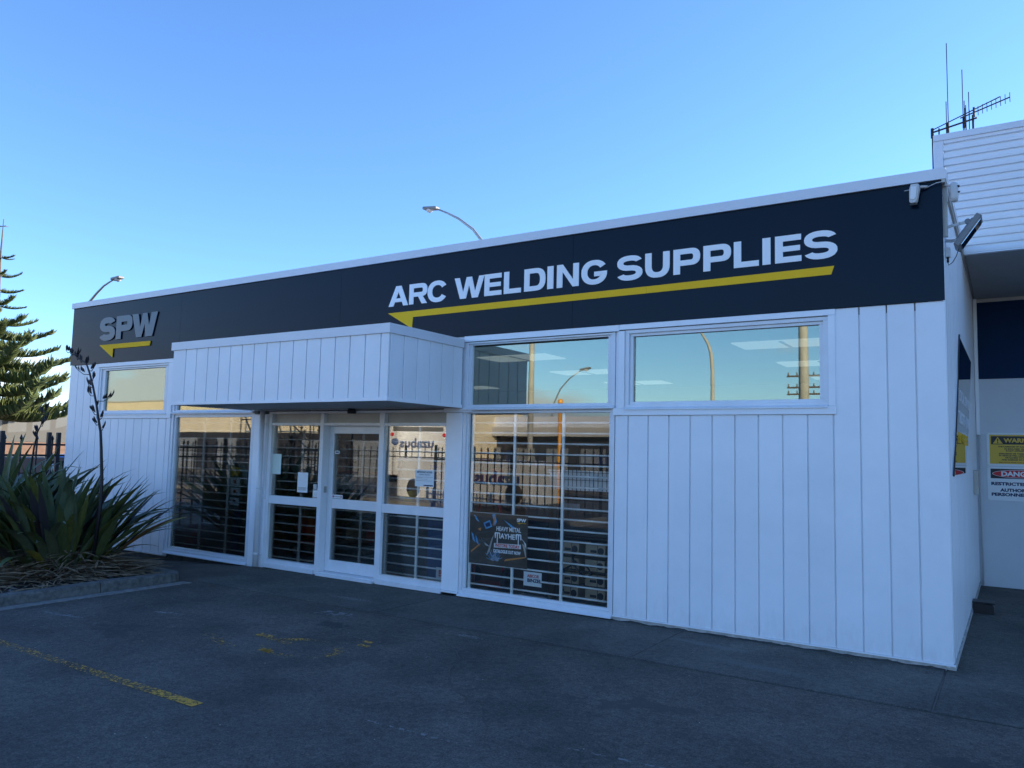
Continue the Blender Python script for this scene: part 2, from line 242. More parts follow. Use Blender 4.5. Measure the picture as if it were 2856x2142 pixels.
# ------------------------------------------------------------------ helpers
class MB:
    def __init__(s): s.v = []; s.f = []; s.sm = set()
    def box(s, x0, x1, y0, y1, z0, z1):
        b = len(s.v); s.v += [(x0, y0, z0), (x1, y0, z0), (x1, y1, z0), (x0, y1, z0), (x0, y0, z1), (x1, y0, z1), (x1, y1, z1), (x0, y1, z1)]
        s.f += [(b, b+3, b+2, b+1), (b+4, b+5, b+6, b+7), (b, b+1, b+5, b+4), (b+1, b+2, b+6, b+5), (b+2, b+3, b+7, b+6), (b+3, b, b+4, b+7)]; return s
    def obox(s, c, ax, ay, az):      # oriented box: centre and three half vectors
        c, ax, ay, az = map(Vector, (c, ax, ay, az)); b = len(s.v)
        for k in (-1, 1):
            for (i, j) in ((-1, -1), (1, -1), (1, 1), (-1, 1)): s.v.append(tuple(c+ax*i+ay*j+az*k))
        s.f += [(b, b+3, b+2, b+1), (b+4, b+5, b+6, b+7), (b, b+1, b+5, b+4), (b+1, b+2, b+6, b+5), (b+2, b+3, b+7, b+6), (b+3, b, b+4, b+7)]; return s
    def tube(s, pts, r, n=8, caps=True):
        pts = [Vector(p) for p in pts]; b = len(s.v); m = len(pts); rs = r if isinstance(r, (list, tuple)) else [r]*m
        prev = None
        for i, p in enumerate(pts):
            d = (pts[min(i+1, m-1)]-pts[max(i-1, 0)]).normalized()
            if prev is None: prev = d.orthogonal().normalized()
            x = (prev-d*prev.dot(d)).normalized(); prev = x; y = d.cross(x)
            for k in range(n):
                a = 2*math.pi*k/n; s.v.append(tuple(p+(x*math.cos(a)+y*math.sin(a))*rs[i]))
        for i in range(m-1):
            for k in range(n):
                s.f.append((b+i*n+k, b+i*n+(k+1) % n, b+(i+1)*n+(k+1) % n, b+(i+1)*n+k)); s.sm.add(len(s.f)-1)
        if caps: s.f.append(tuple(b+k for k in reversed(range(n)))); s.f.append(tuple(b+(m-1)*n+k for k in range(n)))
        return s
    def lathe(s, prof, c=(0, 0, 0), n=16, axis='z'):
        b = len(s.v)
        for (r, h) in prof:
            for k in range(n):
                a = 2*math.pi*k/n; p = (r*math.cos(a), r*math.sin(a), h)
                if axis == 'y': p = (p[0], p[2], p[1])
                if axis == 'x': p = (p[2], p[0], p[1])
                s.v.append((p[0]+c[0], p[1]+c[1], p[2]+c[2]))
        for i in range(len(prof)-1):
            for k in range(n): s.f.append((b+i*n+k, b+i*n+(k+1) % n, b+(i+1)*n+(k+1) % n, b+(i+1)*n+k)); s.sm.add(len(s.f)-1)
        s.f.append(tuple(b+k for k in reversed(range(n)))); s.f.append(tuple(b+(len(prof)-1)*n+k for k in range(n)))
        return s
    def prism(s, poly, y0, y1):      # polygon in (x, z), extruded along y
        b = len(s.v); n = len(poly)
        s.v += [(p[0], y0, p[1]) for p in poly]+[(p[0], y1, p[1]) for p in poly]
        s.f.append(tuple(b+i for i in range(n))); s.f.append(tuple(b+n+i for i in reversed(range(n))))
        for i in range(n): s.f.append((b+i, b+n+i, b+n+(i+1) % n, b+(i+1) % n))
        return s
    def prof_x(s, poly, x0, x1):     # polygon in (y, z), extruded along x
        b = len(s.v); n = len(poly)
        s.v += [(x0, p[0], p[1]) for p in poly]+[(x1, p[0], p[1]) for p in poly]
        s.f.append(tuple(b+i for i in reversed(range(n)))); s.f.append(tuple(b+n+i for i in range(n)))
        for i in range(n): s.f.append((b+i, b+(i+1) % n, b+n+(i+1) % n, b+n+i))
        return s
    def mesh(s, name, m):
        me = bpy.data.meshes.new(name); me.from_pydata(s.v, [], s.f); me.materials.append(M[m] if isinstance(m, str) else m)
        for i in s.sm: me.polygons[i].use_smooth = True
        bm = bmesh.new(); bm.from_mesh(me); bmesh.ops.recalc_face_normals(bm, faces=bm.faces); bm.to_mesh(me); bm.free()
        return me
    def build(s, name, m, parent=None, loc=None, bevel=0):
        o = bpy.data.objects.new(name, s.mesh(name, m)); COL.objects.link(o)
        if parent: o.parent = parent
        if loc: o.location = loc
        if bevel:
            md = o.modifiers.new('bevel', 'BEVEL'); md.width = bevel; md.segments = 2; md.limit_method = 'ANGLE'
        return o
def link(me, name, parent=None, loc=(0, 0, 0), rot=(0, 0, 0), sc=(1, 1, 1)):
    o = bpy.data.objects.new(name, me); COL.objects.link(o); o.parent = parent; o.location = loc; o.rotation_euler = rot; o.scale = sc; return o
def tag(o, label=None, cat=None, group=None, kind=None):
    if label: o['label'] = label
    if cat: o['category'] = cat
    if group: o['group'] = group
    if kind: o['kind'] = kind
    return o
def thing(name, label, cat, loc=(0, 0, 0), group=None):
    o = bpy.data.objects.new(name, None); COL.objects.link(o); o.location = loc; return tag(o, label, cat, group)
def box(name, m, x0, x1, y0, y1, z0, z1, parent=None, bevel=0): return MB().box(x0, x1, y0, y1, z0, z1).build(name, m, parent, bevel=bevel)
def text(name, s, size, loc, m, parent=None, rot=(R_(90), 0, 0), align='LEFT', sx=1, off=0, ext=.0004, sp=1, fit=None):
    c = bpy.data.curves.new(name, 'FONT'); c.body = s; c.size = size; c.align_x = align; c.extrude = ext; c.offset = off; c.resolution_u = 3; c.space_character = sp
    tmp = bpy.data.objects.new('tmp', c); COL.objects.link(tmp)
    me = bpy.data.meshes.new_from_object(tmp.evaluated_get(bpy.context.evaluated_depsgraph_get())); bpy.data.objects.remove(tmp)
    if fit:
        xs = [v.co.x for v in me.vertices]; wd = max(xs)-min(xs); sx = fit/wd
    me.transform(Matrix.Diagonal((sx, 1, 1, 1))); me.materials.clear(); me.materials.append(M[m])
    return link(me, name, parent, loc, rot)
def frame(x0, x1, z0, z1, wx, wz, y0, y1, mb=None):
    mb = mb or MB(); mb.box(x0, x1, y0, y1, z0, z0+wz); mb.box(x0, x1, y0, y1, z1-wz, z1); mb.box(x0, x0+wx, y0, y1, z0+wz, z1-wz); mb.box(x1-wx, x1, y0, y1, z0+wz, z1-wz); return mb

# ------------------------------------------------------------------ ground
GZ = -.06
def gz(x, y=0): return GZ - max(0, min(.16, (-5.7-x)*.055))
mb = MB(); xs = [-600, -200, -60, -30, -14, -11, -8.7, -5.7, -3, 0, 4, 12, 40, 200, 600]; ys = [-600, -200, -60, -20, -8, -1.3, 3, 12, 40, 200, 900]
for y in ys:
    for x in xs: mb.v.append((x, y, gz(x)))
nx = len(xs)
for j in range(len(ys)-1):
    for i in range(nx-1): mb.f.append((j*nx+i, j*nx+i+1, (j+1)*nx+i+1, (j+1)*nx+i))
tag(mb.build('ground', 'asphalt'), 'dark asphalt forecourt in front of the shop', kind='structure')
ap = bpy.data.objects.new('pavement', None); COL.objects.link(ap); tag(ap, 'strip of dark concrete slabs along the shop wall', kind='structure')
for a, c in ((-5.32, -2.285), (-2.273, .612), (.624, 2.865), (2.877, 8.0)):
    mb = MB(); y0, y1 = -1.28, (-.02 if a < 2.8 else 5.4)
    n = 10; q = []
    mb.v += [(a, y0, GZ), (c, y0, GZ), (c, y1, GZ), (a, y1, GZ), (a+.006, y0+.006, GZ+.007), (c-.006, y0+.006, GZ+.007), (c-.006, y1, GZ+.007), (a+.006, y1, GZ+.007)]
    mb.f += [(4, 5, 6, 7), (0, 1, 5, 4), (1, 2, 6, 5), (2, 3, 7, 6), (3, 0, 4, 7)]
    mb.build('slab', 'apron', ap)
    box('joint', 'black', c+.001, c+.011, y0, min(y1, -.03), GZ+.0005, GZ+.003, ap)
box('joint', 'black', -5.32, 8, -1.292, -1.284, GZ+.0005, GZ+.003, ap)
# road paint
def paint(name, polys, label, m='road_yellow'):
    mb = MB(); wear = []
    for poly in polys:
        b = len(mb.v)
        for (x, y, wv) in poly: mb.v.append((x, y, gz(x)+.004)); wear.append(wv)
        mb.f.append(tuple(range(b, b+len(poly))))
    o = mb.build(name, m); at = o.data.attributes.new('wear', 'FLOAT', 'POINT')
    for i, wv in enumerate(wear): at.data[i].value = wv
    return tag(o, label, kind='structure')
polys = []
xs = [-6.4+i*.15 for i in range(36)]
for i in range(len(xs)-1):
    def wv(x): return .06+.13*max(0, (x+2.0)/.9) - .035*max(0, (-x-4)) if x > -1.75 else (.085 if x > -2.4 else .060)
    a, c = xs[i], min(xs[i+1], -1.185)
    if a >= -1.185: break
    polys.append([(a, -4.215, wv(a)), (c, -4.215, wv(c)), (c, -4.125, wv(c)), (a, -4.125, wv(a))])
paint('road_line', polys, 'worn yellow parking bay line on the asphalt')
polys = []
for k in range(22):      # faded oval marking
    a0 = k/22*2*math.pi; a1 = (k+1)/22*2*math.pi; cx, cy = -1.78, -2.74
    q = lambda a, r: (cx+math.cos(a)*.36*r, cy+math.sin(a)*.26*r)
    wv = .0+.09*(.5+.5*math.sin(a0*3+1.3))**2
    polys.append([(*q(a0, .86), wv), (*q(a0, 1.14), wv), (*q(a1, 1.14), wv), (*q(a1, .86), wv)])
for (x, y, s, wv) in ((-2.38, -2.64, .10, .10), (-2.2, -2.67, .09, .06), (-2.05, -2.7, .08, .05), (-2.60, -2.98, .09, .03), (-2.48, -3.02, .09, .05), (-2.35, -3.05, .09, .03), (-2.75, -2.92, .09, .02), (-1.42, -2.36, .06, .12), (-1.48, -2.24, .05, .16), (-1.95, -2.98, .07, .15)):
    polys.append([(x-s, y-s*.5, wv), (x+s, y-s*.5, wv), (x+s, y+s*.5, wv), (x-s, y+s*.5, wv)])
paint('road_symbol', polys, 'almost worn away yellow oval marking on the asphalt')

M['chipseal'] = ground_mat('pale chip seal road', (.075, .072, .066), .2, .2); M['path'] = mat('concrete footpath', (.14, .135, .12), .8, var=.2, vscale=2)
def sheet(name, m, x0, x1, y0, y1, z, lab): return tag(MB().box(x0, x1, y0, y1, z-.15, z).build(name, m), lab, kind='structure')  # street ground out of view, added to bounce sunlight onto the wall
sheet('footpath', 'path', -60, 60, -13.2, -11.9, -.02, 'concrete footpath added behind the camera to bounce light')
sheet('road', 'chipseal', -90, 90, -22, -13.25, -.05, 'sunlit chip seal road added behind the camera to bounce light')
sheet('yard', 'path', -90, 90, -80, -22.05, -.04, 'concrete ground added across the road to bounce light')
# ------------------------------------------------------------------ planter kerb
kb = thing('kerb', 'low grey concrete kerb round the flax bed', 'kerb', (-5.42, -1.35, GZ))
def kerb_piece(pts, w_=.15):
    mb = MB(); top = .055
    for (p, q) in zip(pts[:-1], pts[1:]): pass
    n = len(pts); b = 0
    for i, (x, y, nx_, ny_) in enumerate(pts):
        lift = .006*math.sin(x*5+y*4)
        z = gz(x); mb.v += [(x-kb.location.x, y-kb.location.y, z-.02-kb.location.z), (x+nx_*.012-kb.location.x, y+ny_*.012-kb.location.y, top-.02+lift-kb.location.z), (x+nx_*.03-kb.location.x, y+ny_*.03-kb.location.y, top+lift-kb.location.z), (x+nx_*w_-kb.location.x, y+ny_*w_-kb.location.y, top+lift-kb.location.z), (x+nx_*w_-kb.location.x, y+ny_*w_-kb.location.y, z-.02-kb.location.z)]
    for i in range(n-1):
        for k in range(4): mb.f.append((i*5+k, (i+1)*5+k, (i+1)*5+k+1, i*5+k+1))
    mb.f.append((0, 1, 2, 3, 4)); mb.f.append(tuple((n-1)*5+k for k in reversed(range(5)))); return mb
yy = -1.55
k_ = 0
while yy > -12:
    y2 = yy-1.2 if k_ else yy-.9
    kerb_piece([(-5.42+.02*(yy+1.5)*0, yy-(yy-y2)*t/6-.004*(t == 0)+.004*(t == 6), -1, 0) for t in range(7)]).build('kerb_stone', 'conc', kb); yy = y2; k_ += 1
kerb_piece([(-5.42-.2*(1-math.cos(a)), -1.55+.2*math.sin(a), -math.cos(a), -math.sin(a)) for a in [i*math.pi/12 for i in range(7)]]).build('kerb_stone', 'conc', kb)
xx = -5.62
while xx > -10.6:
    kerb_piece([(xx-1.0*t/4, -1.35, 0, -1) for t in range(5)]).build('kerb_stone', 'conc', kb); xx -= 1.004
M['strip'] = mat('pale gutter concrete', (.25, .24, .22), .85, var=.5, vscale=12)
tag(box('gutter_strip', 'strip', -5.40, -5.24, -12, -1.4, GZ-.05, GZ+.004), 'thin pale concrete channel at the kerb foot', kind='structure')
mb = MB(); nx, ny = 28, 50
for j in range(ny+1):
    for i in range(nx+1):
        x = -10.7+(-5.57+10.7)*i/nx; y = -12+(-1.5+12)*j/ny
        mb.v.append((x, y, -.005+.05*noise.noise((x*1.7, y*1.7, 3))))
for j in range(ny):
    for i in range(nx): a = j*(nx+1)+i; mb.f.append((a, a+1, a+nx+2, a+nx+1))
tag(mb.build('soil', 'soil'), 'dark soil and bark in the flax bed', kind='structure')

# ------------------------------------------------------------------ shop building
SH = thing('shop_building', 'long low white boarded shop with navy sign band and barred windows', 'building', (0, 0, 0))
T = 3.035     # underside of the sign
XL, XR = -11.14, 2.934
P_ = .225
GR = .011     # groove between boards
def board(x0, x1, z0, z1, parent=SH, y0=-.018, y1=0.0, name='cladding_board'):
    g = GR/2; mb = MB(); c = .004
    # chamfered face
    xa, xb = x0+g, x1-g
    pr = [(xa, y1), (xa, y0+c), (xa+c, y0), (xb-c, y0), (xb, y0+c), (xb, y1)]
    b = 0
    for z in (z0, z1): mb.v += [(p[0], p[1], z) for p in pr]
    for i in range(5): mb.f.append((i, i+1, 7+i, 6+i))
    mb.f += [(5, 4, 3, 2, 1, 0), (6, 7, 8, 9, 10, 11)]
    return mb.build(name, 'white', parent)
box('wall_backing', 'white', -.16, XR-.03, .0, .10, -.03, T-.07, SH)
box('wall_backing', 'white', XL+.02, -7.95, .0, .10, -.12, 2.06, SH)
box('wall_backing', 'white', XL+.02, -10.19, .001, .10, 2.06, 4.1, SH)
box('wall_backing', 'interior', -10.19, -.16, .06, .12, 2.98, 4.1, SH)
box('wall_backing', 'interior', -.16, XR-.03, .02, .12, 2.968, 4.1, SH)
# the right wall: remove backing behind the window by building it from pieces
bpy.data.objects.remove([o for o in SH.children if o.name == 'wall_backing'][0])
box('wall_backing', 'white', -.155, XR-.03, .0, .10, -.03, 2.10, SH)
box('wall_backing', 'white', 1.99, XR-.03, .0, .10, 2.10, 2.967, SH)
box('wall_backing', 'white', -.155, -.04, .0, .10, 2.10, 2.967, SH)
ZB = 0.0
board(-.152, 0, ZB, 2.064)
for k in range(9): board(k*P_, (k+1)*P_, ZB, 2.064)
for k in range(9, 12): board(k*P_, (k+1)*P_, ZB, T-.003)
board(12*P_, XR-.0, ZB, T-.003)
# left section
lb = [-10.169, -9.938, -9.706, -9.470, -9.240, -9.010, -8.778, -8.550, -8.323, -8.108, -7.985]
for a, c in zip(lb[:-1], lb[1:]): board(a, c, -.087, 2.062)
for a, c in ((XL, -10.865), (-10.865, -10.636), (-10.636, -10.394)): board(a, c, -.087, T-.003)
board(-10.394, -10.169, -.087, T-.003)
box('wall_backing', 'white', -5.953, -2.157, .0, .10, 2.168, T-.003, SH)
box('wall_backing', 'white', -8.10, -7.977, .0, .058, 2.06, 2.965, SH)
# angle trim and foundation
box('base_trim', 'trim', -.155, XR+.012, -.030, -.001, -.014, -.002, SH)
box('base_trim', 'trim', XL, -7.98, -.030, -.001, -.101, -.089, SH)
mb = MB(); n = 60
for i in range(n+1):
    x = -2.1+(2.875+2.1)*i/n; zb = GZ-.03
    mb.v += [(x, -.012, zb), (x, -.006+.0, -.0145), (x, .1, -.0145)]
for i in range(n): a = i*3; mb.f += [(a, a+3, a+4, a+1), (a+1, a+4, a+5, a+2)]
mb.f.append((n*3, n*3+2, n*3+1)); mb.build('foundation', 'foundation', SH)
mb = MB()      # ragged asphalt lip against the foundation
for i in range(141):
    x = -2.2+(2.87+2.2)*i/140; h = .010+.016*noise.noise((x*6, 0, 0))+.008*noise.noise((x*31, 2, 0))
    mb.v += [(x, -.035-.012*noise.noise((x*9, 4, 0)), GZ+.002), (x, -.012, GZ+.008+max(0, h)), (x, .01, GZ+.008+max(0, h))]
for i in range(140): a = i*3; mb.f += [(a, a+3, a+4, a+1), (a+1, a+4, a+5, a+2)]
tag(mb.build('asphalt_edge', 'concrete_dark'), 'ragged asphalt edge against the wall foot', kind='structure')
box('foundation', 'concrete_dark', XL+.03, -5.66, .03, .12, -.35, -.075, SH)
# side wall facing the passage
def sboard(y0, y1, z0, z1):
    g = .012; c = .016; mb = MB(); ya, yb = y0+g, y1-g; X0, X1 = XR-.018, XR
    pr = [(X0, ya), (X1-c, ya), (X1, ya+c), (X1, yb-c), (X1-c, yb), (X0, yb)]
    for z in (z0, z1): mb.v += [(p[0], p[1], z) for p in pr]
    for i in range(5): mb.f.append((i, i+1, 7+i, 6+i))
    mb.f += [(5, 4, 3, 2, 1, 0), (6, 7, 8, 9, 10, 11)]
    return mb.build('cladding_board', 'white', SH)
box('wall_backing', 'white', XR-.13, XR-.0185, .004, 5.44, -.03, 4.08, SH)
yk = .0
while yk < 5.4:
    y2 = min(yk+P_, 5.44); sboard(yk, y2, 0, 4.06); yk = y2
box('base_trim', 'foundation', XR-.13, XR+.012, .002, 5.44, -.05, -.003, SH)
box('edge_flashing', 'beige', XR-.005, XR+.022, -.055, 5.44, 4.062, 4.10, SH)
# roof and back
box('roof', 'cap', XL+.05, XR-.14, .13, 8.0, 3.86, 3.93, SH)
box('rear_wall', 'bwall', XL+.02, XR-.13, 7.9, 8.0, -.2, 3.85, SH)
box('left_wall', 'white', XL+.0, XL+.10, .101, 7.89, -.3, 4.08, SH)
cx = [XL-.03, -6.862, -1.937, XR+.03]
for a, c in zip(cx[:-1], cx[1:]):
    MB().prof_x([(-.060, 4.092), (-.060, 4.19), (.14, 4.20), (.14, 3.94), (.125, 3.94), (.125, 4.092)], a+.001, c-.001).build('cap_flashing', 'cap', SH)
MB().box(XR-.0, XR+.03, .141, 5.44, 4.102, 4.19).build('cap_flashing', 'cap', SH)
MB().box(XL-.03, XL+.1, .141, 7.9, 4.09, 4.19).build('cap_flashing', 'cap', SH)
# trim boards round the windows
def trimb(x0, x1, z0, z1, y0=-.030, name='trim_board'): return box(name, 'trim', x0, x1, y0, .0005, z0, z1, SH, bevel=.002)
trimb(-10.20, -7.99, 2.970, T-.002); trimb(-10.115, -7.985, 2.066, 2.143, -.034)
trimb(-2.155, -.112, 2.966, T-.002); trimb(-.110, 2.050, 2.978, T-.002)
trimb(-.112, -.047, 2.144, 2.965); trimb(1.988, 2.047, 2.144, 2.977); trimb(-.168, 2.050, 2.068, 2.142, -.036)
trimb(-8.10, -7.985, 2.144, 2.969, -.028); trimb(-10.20, -10.168, 2.144, 2.969, -.022)

def window(label, x0, x1, z0, z1, gx0, gx1, gz0, gz1, gm, yg=.045, sillh=0):
    wd = bpy.data.objects.new('window', None); COL.objects.link(wd); wd.parent = SH; wd['label'] = label
    mb = MB(); w1x, w1z = (gx0-x0)*.55, (gz0-z0)*.55
    frame(x0, x1, z0, z1, min(.05, w1x), min(.05, w1z), -.010, .06, mb); mb.build('window_frame', 'alu', wd, bevel=.003)
    mb = MB(); a = min(.05, w1x); c = min(.05, w1z)
    frame(x0+a+.001, x1-a-.001, z0+c+.001, z1-c-.001, gx0-x0-a-.001, gz0-z0-c-.001, .012, .055, mb); mb.build('glazing_bead', 'alu', wd, bevel=.002)
    box('glass', gm, gx0-.002, gx1+.002, yg, yg+.006, gz0-.002, gz1+.002, wd)
    return wd
W1 = window('small high left window under the emblem sign', -10.167, -8.101, 2.145, 2.968, -10.02, -8.16, 2.205, 2.905, 'glass_up')
W3 = window('wide high window at the right', -.046, 1.987, 2.145, 2.972, .037, 1.926, 2.212, 2.905, 'glass_up')
W4u = window('upper pane of the tall barred window', -2.153, -.160, 2.168, 2.960, -2.058, -.197, 2.206, 2.902, 'glass_up')
W4l = window('tall barred lower pane with the poster', -2.153, -.160, -.012, 2.166, -2.083, -.197, .050, 2.134, 'glass_lo')
W2u = window('upper pane half hidden by the canopy', -7.976, -5.955, 2.162, 2.960, -7.885, -5.99, 2.195, 2.9, 'glass_up')
W2l = window('barred window left of the downpipe', -7.976, -5.955, -.040, 2.160, -7.885, -5.99, .040, 2.120, 'glass_lo')
# sills
def sill(x0, x1, zt, par): 
    MB().prof_x([(-.010, zt), (-.050, zt-.022), (-.050, zt-.034), (-.012, zt-.030)], x0, x1).build('sill', 'alu', par)
sill(-2.15, -.163, -.005, W4l); sill(-7.97, -5.96, -.030, W2l); sill(-2.15, -.163, 2.176, W4u); sill(-.04, 1.98, 2.158, W3); sill(-10.16, -8.105, 2.158, W1); sill(-7.97, -5.96, 2.170, W2u)
box('sill_board', 'trim', -7.89, -5.87, .0, .08, -.075, -.042, SH)
# pier with downpipe, column
box('pier', 'trim', -5.953, -5.622, -.012, .10, -.075, 2.115, SH, bevel=.003)
box('pier_base', 'trim', -5.953, -5.64, -.03, .09, -.092, -.077, SH)
box('pier', 'trim', -2.400, -2.157, -.022, .10, .002, 2.112, SH, bevel=.003)
box('pier_base', 'trim', -2.405, -2.157, -.034, .09, -.022, -.001, SH)
box('pier_head', 'trim', -2.43, -2.02, -.034, .03, 2.115, 2.166, SH)

# entrance joinery
EN = bpy.data.objects.new('entrance_screen', None); COL.objects.link(EN); EN.parent = SH
EN['label'] = 'white aluminium entrance with side lights'
for a, c in ((-5.621, -5.556), (-4.570, -4.502), (-3.488, -3.403)): box('mullion', 'alu', a, c, -.020, .115, -.05 if a < -5 else -.045, 2.118, EN, bevel=.003)
box('head_rail', 'alu', -5.621, -2.401, -.018, .05, 2.119, 2.150, EN)
for a, c in ((-5.555, -4.571), (-4.501, -3.489), (-3.402, -2.401)):
    box('head_panel', 'beige', a, c, .045, .07, 1.992, 2.118, EN); box('transom', 'alu', a, c, -.012, .07, 1.953, 1.990, EN, bevel=.002)
for a, c, z in ((-5.555, -4.571, 0), (-3.402, -2.401, .0)):
    box('mid_rail', 'alu', a, c, -.010, .05, .848, .958, EN, bevel=.003)
    MB().box(a, c, -.014, .05, .004, .070).build('bottom_rail', 'alu', EN, bevel=.002)
    box('bottom_track', 'alu', a-.04, c+.0, -.045, -.0145, -.045, .012, EN)
    box('glass', 'glass_lo', a, c, .03, .036, .957, 1.953, EN); box('glass', 'glass_lo', a, c, .03, .036, .069, .849, EN)
box('threshold', 'alu', -4.501, -3.489, -.06, .12, -.05, -.022, EN); box('threshold_step', 'alu', -4.501, -3.489, -.02, .13, -.021, -.004, EN)
DR = bpy.data.objects.new('sliding_door', None); COL.objects.link(DR); DR.parent = SH; DR['label'] = 'closed white sliding door between the side lights'
mb = MB(); x0, x1 = -4.50, -3.46
for (a, c, z0, z1) in ((x0, x0+.085, .0, 1.952), (x1-.085, x1, .0, 1.952)): mb.box(a, c, .100, .135, z0, z1)
for (z0, z1) in ((.0, .150), (.840, .965), (1.850, 1.952)): mb.box(x0+.086, x1-.086, .102, .134, z0, z1)
mb.build('door_frame', 'alu', DR, bevel=.002)
box('glass', 'glass_lo', x0+.085, x1-.085, .115, .121, .149, .841, DR); box('glass', 'glass_lo', x0+.085, x1-.085, .115, .121, .964, 1.851, DR)
box('lock', 'grey_metal', -4.502+.004, -4.492, .03, .075, 1.045, 1.13, DR)
MB().lathe([(.055, -.02), (.06, 0), (.055, .03), (.035, .055), (.0, .062)], (-3.955, -.055, 2.13), 14).build('motion_sensor', 'black', EN)

# canopy
CN = bpy.data.objects.new('canopy', None); COL.objects.link(CN); CN.parent = SH; CN['label'] = 'boxy boarded canopy over the entrance'
CX0, CX1, CY = -5.985, -2.166, -1.354
box('core', 'white', CX0+.02, CX1-.02, CY+.02, -.035, 2.21, 2.95, CN)
fb = [CX0+.003, -5.706, -5.479, -5.248, -5.019, -4.797, -4.573, -4.349, -4.120, -3.886, -3.656, -3.428, -3.200, -2.970, -2.742, -2.513, -2.287, CX1]
for a, c in zip(fb[:-1], fb[1:]): board(a, c, 2.206, 2.893, CN, CY, CY+.02)
def sb(y0, y1):
    g = GR/2; c = .004; mb = MB(); ya, yb = y0+g, y1-g; X0, X1 = CX1-.02, CX1
    pr = [(X0, ya), (X1-c, ya), (X1, ya+c), (X1, yb-c), (X1-c, yb), (X0, yb)]
    for z in (2.206, 2.893): mb.v += [(p[0], p[1], z) for p in pr]
    for i in range(5): mb.f.append((i, i+1, 7+i, 6+i))
    mb.f += [(5, 4, 3, 2, 1, 0), (6, 7, 8, 9, 10, 11)]; mb.build('cladding_board', 'white', CN)
sy = [CY+.021, -1.108, -.882, -.660, -.436, -.215, -.036]
for a, c in zip(sy[:-1], sy[1:]): sb(a, c)
mb = MB(); mb.box(CX0-.02, CX1+.018, CY-.018, CY+.02, 2.894, 2.998); mb.box(CX1-.02, CX1+.018, CY+.021, -.035, 2.894, 2.998); mb.box(CX0-.02, CX0+.018, CY+.021, -.035, 2.894, 2.998)
mb.box(CX0, CX1, CY+.021, -.035, 2.965, 2.985); mb.build('cap_flashing', 'cap', CN)
mb = MB(); mb.box(CX0-.008, CX1+.010, CY-.010, CY+.03, 2.167, 2.204); mb.box(CX1-.03, CX1+.010, CY+.031, -.035, 2.167, 2.204); mb.box(CX0-.008, CX0+.03, CY+.031, -.035, 2.167, 2.204); mb.build('bottom_trim', 'trim', CN)
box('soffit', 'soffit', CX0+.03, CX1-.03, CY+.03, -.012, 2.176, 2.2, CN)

# downpipe
DP = bpy.data.objects.new('downpipe', None); COL.objects.link(DP); DP.parent = SH; DP['label'] = 'white round downpipe beside the entrance'
px = -5.70
MB().tube([(px, -.075, 2.168), (px, -.075, -.045)], .037, 16).build('pipe', 'pvc', DP)
box('channel', 'pvc', px+.045, px+.085, -.035, -.013, .9, 2.1, DP)
for z in (1.97, 1.06, .135):
    MB().lathe([(.038, -.014), (.041, -.012), (.041, .012), (.038, .014)], (px, -.075, z), 16).build('pipe_clip', 'pvc', DP)
    box('bracket', 'pvc', px+.040, px+.075, -.045, -.013, z-.012, z+.012, DP)

# security grilles behind the glass
def grille(x0, x1, z0, z1, vx, y=.040, left=True, stile=.03, gaps=None):
    g = bpy.data.objects.new('security_grille', None); COL.objects.link(g); g.parent = SH
    xsv = [x0+stile/2]+list(vx)+[x1-stile/2]
    for i, x in enumerate(xsv):
        wv = stile/2 if i in (0, len(xsv)-1) else .016
        box('upright', 'bar', x-wv, x+wv, y, y+.02, z0, z1, g)
    k = 0
    me = MB().tube([(0, 0, 0), (1, 0, 0)], .0105, 6).mesh('bar', 'bar')
    while True:
        z = .105+.1180*k; k += 1
        if z > z1-.02: break
        if z < z0+.02: continue
        for i in range(len(xsv)-1):
            a = xsv[i]+.016; c = xsv[i+1]-.016
            link(me, 'bar', g, (a, y+.01, z), (0, 0, 0), (c-a, 1, 1))
grille(-7.87, -5.99, .02, 2.13, (-7.21, -6.575), .055)
grille(-2.07, -.20, .0, 2.14, (-1.455, -.815), .058, stile=.035)
grille(-5.54, -4.56, .945, 1.97, (-4.965,)); grille(-5.54, -4.56, .03, .86, (-4.965,))
grille(-4.44, -3.49, .95, 1.87, (-3.94,), .165); grille(-4.44, -3.49, .12, .86, (-3.94,), .165)
grille(-3.38, -2.42, .945, 1.97, (-2.86,)); grille(-3.38, -2.42, .03, .86, (-2.86,))

# interior shell and ceiling lights
box('interior_floor', 'floor', XL+.1, XR-.14, .125, 7.88, -.04, -.01, SH)
box('interior_ceiling', 'ceil', XL+.1, XR-.14, .125, 7.88, 2.992, 3.03, SH)
box('interior_wall', 'interior', XL+.11, XR-.14, 6.9, 7.0, 0, 2.99, SH)
box('interior_wall', 'interior', -8.35, -8.28, .125, 3.2, 0, 2.99, SH)
lm = MB().box(-.56, .56, -.29, .29, -.006, .006).mesh('light_panel', 'panel_light')
for x in (-6.3, -2.45, 1.20):
    for y in (1.72, 3.78, 5.80):
        link(lm, 'ceiling_light', SH, (x, y, 2.984)); box('light_divider', 'ceil', x-.02, x+.02, y-.29, y+.29, 2.970, 2.977, SH)

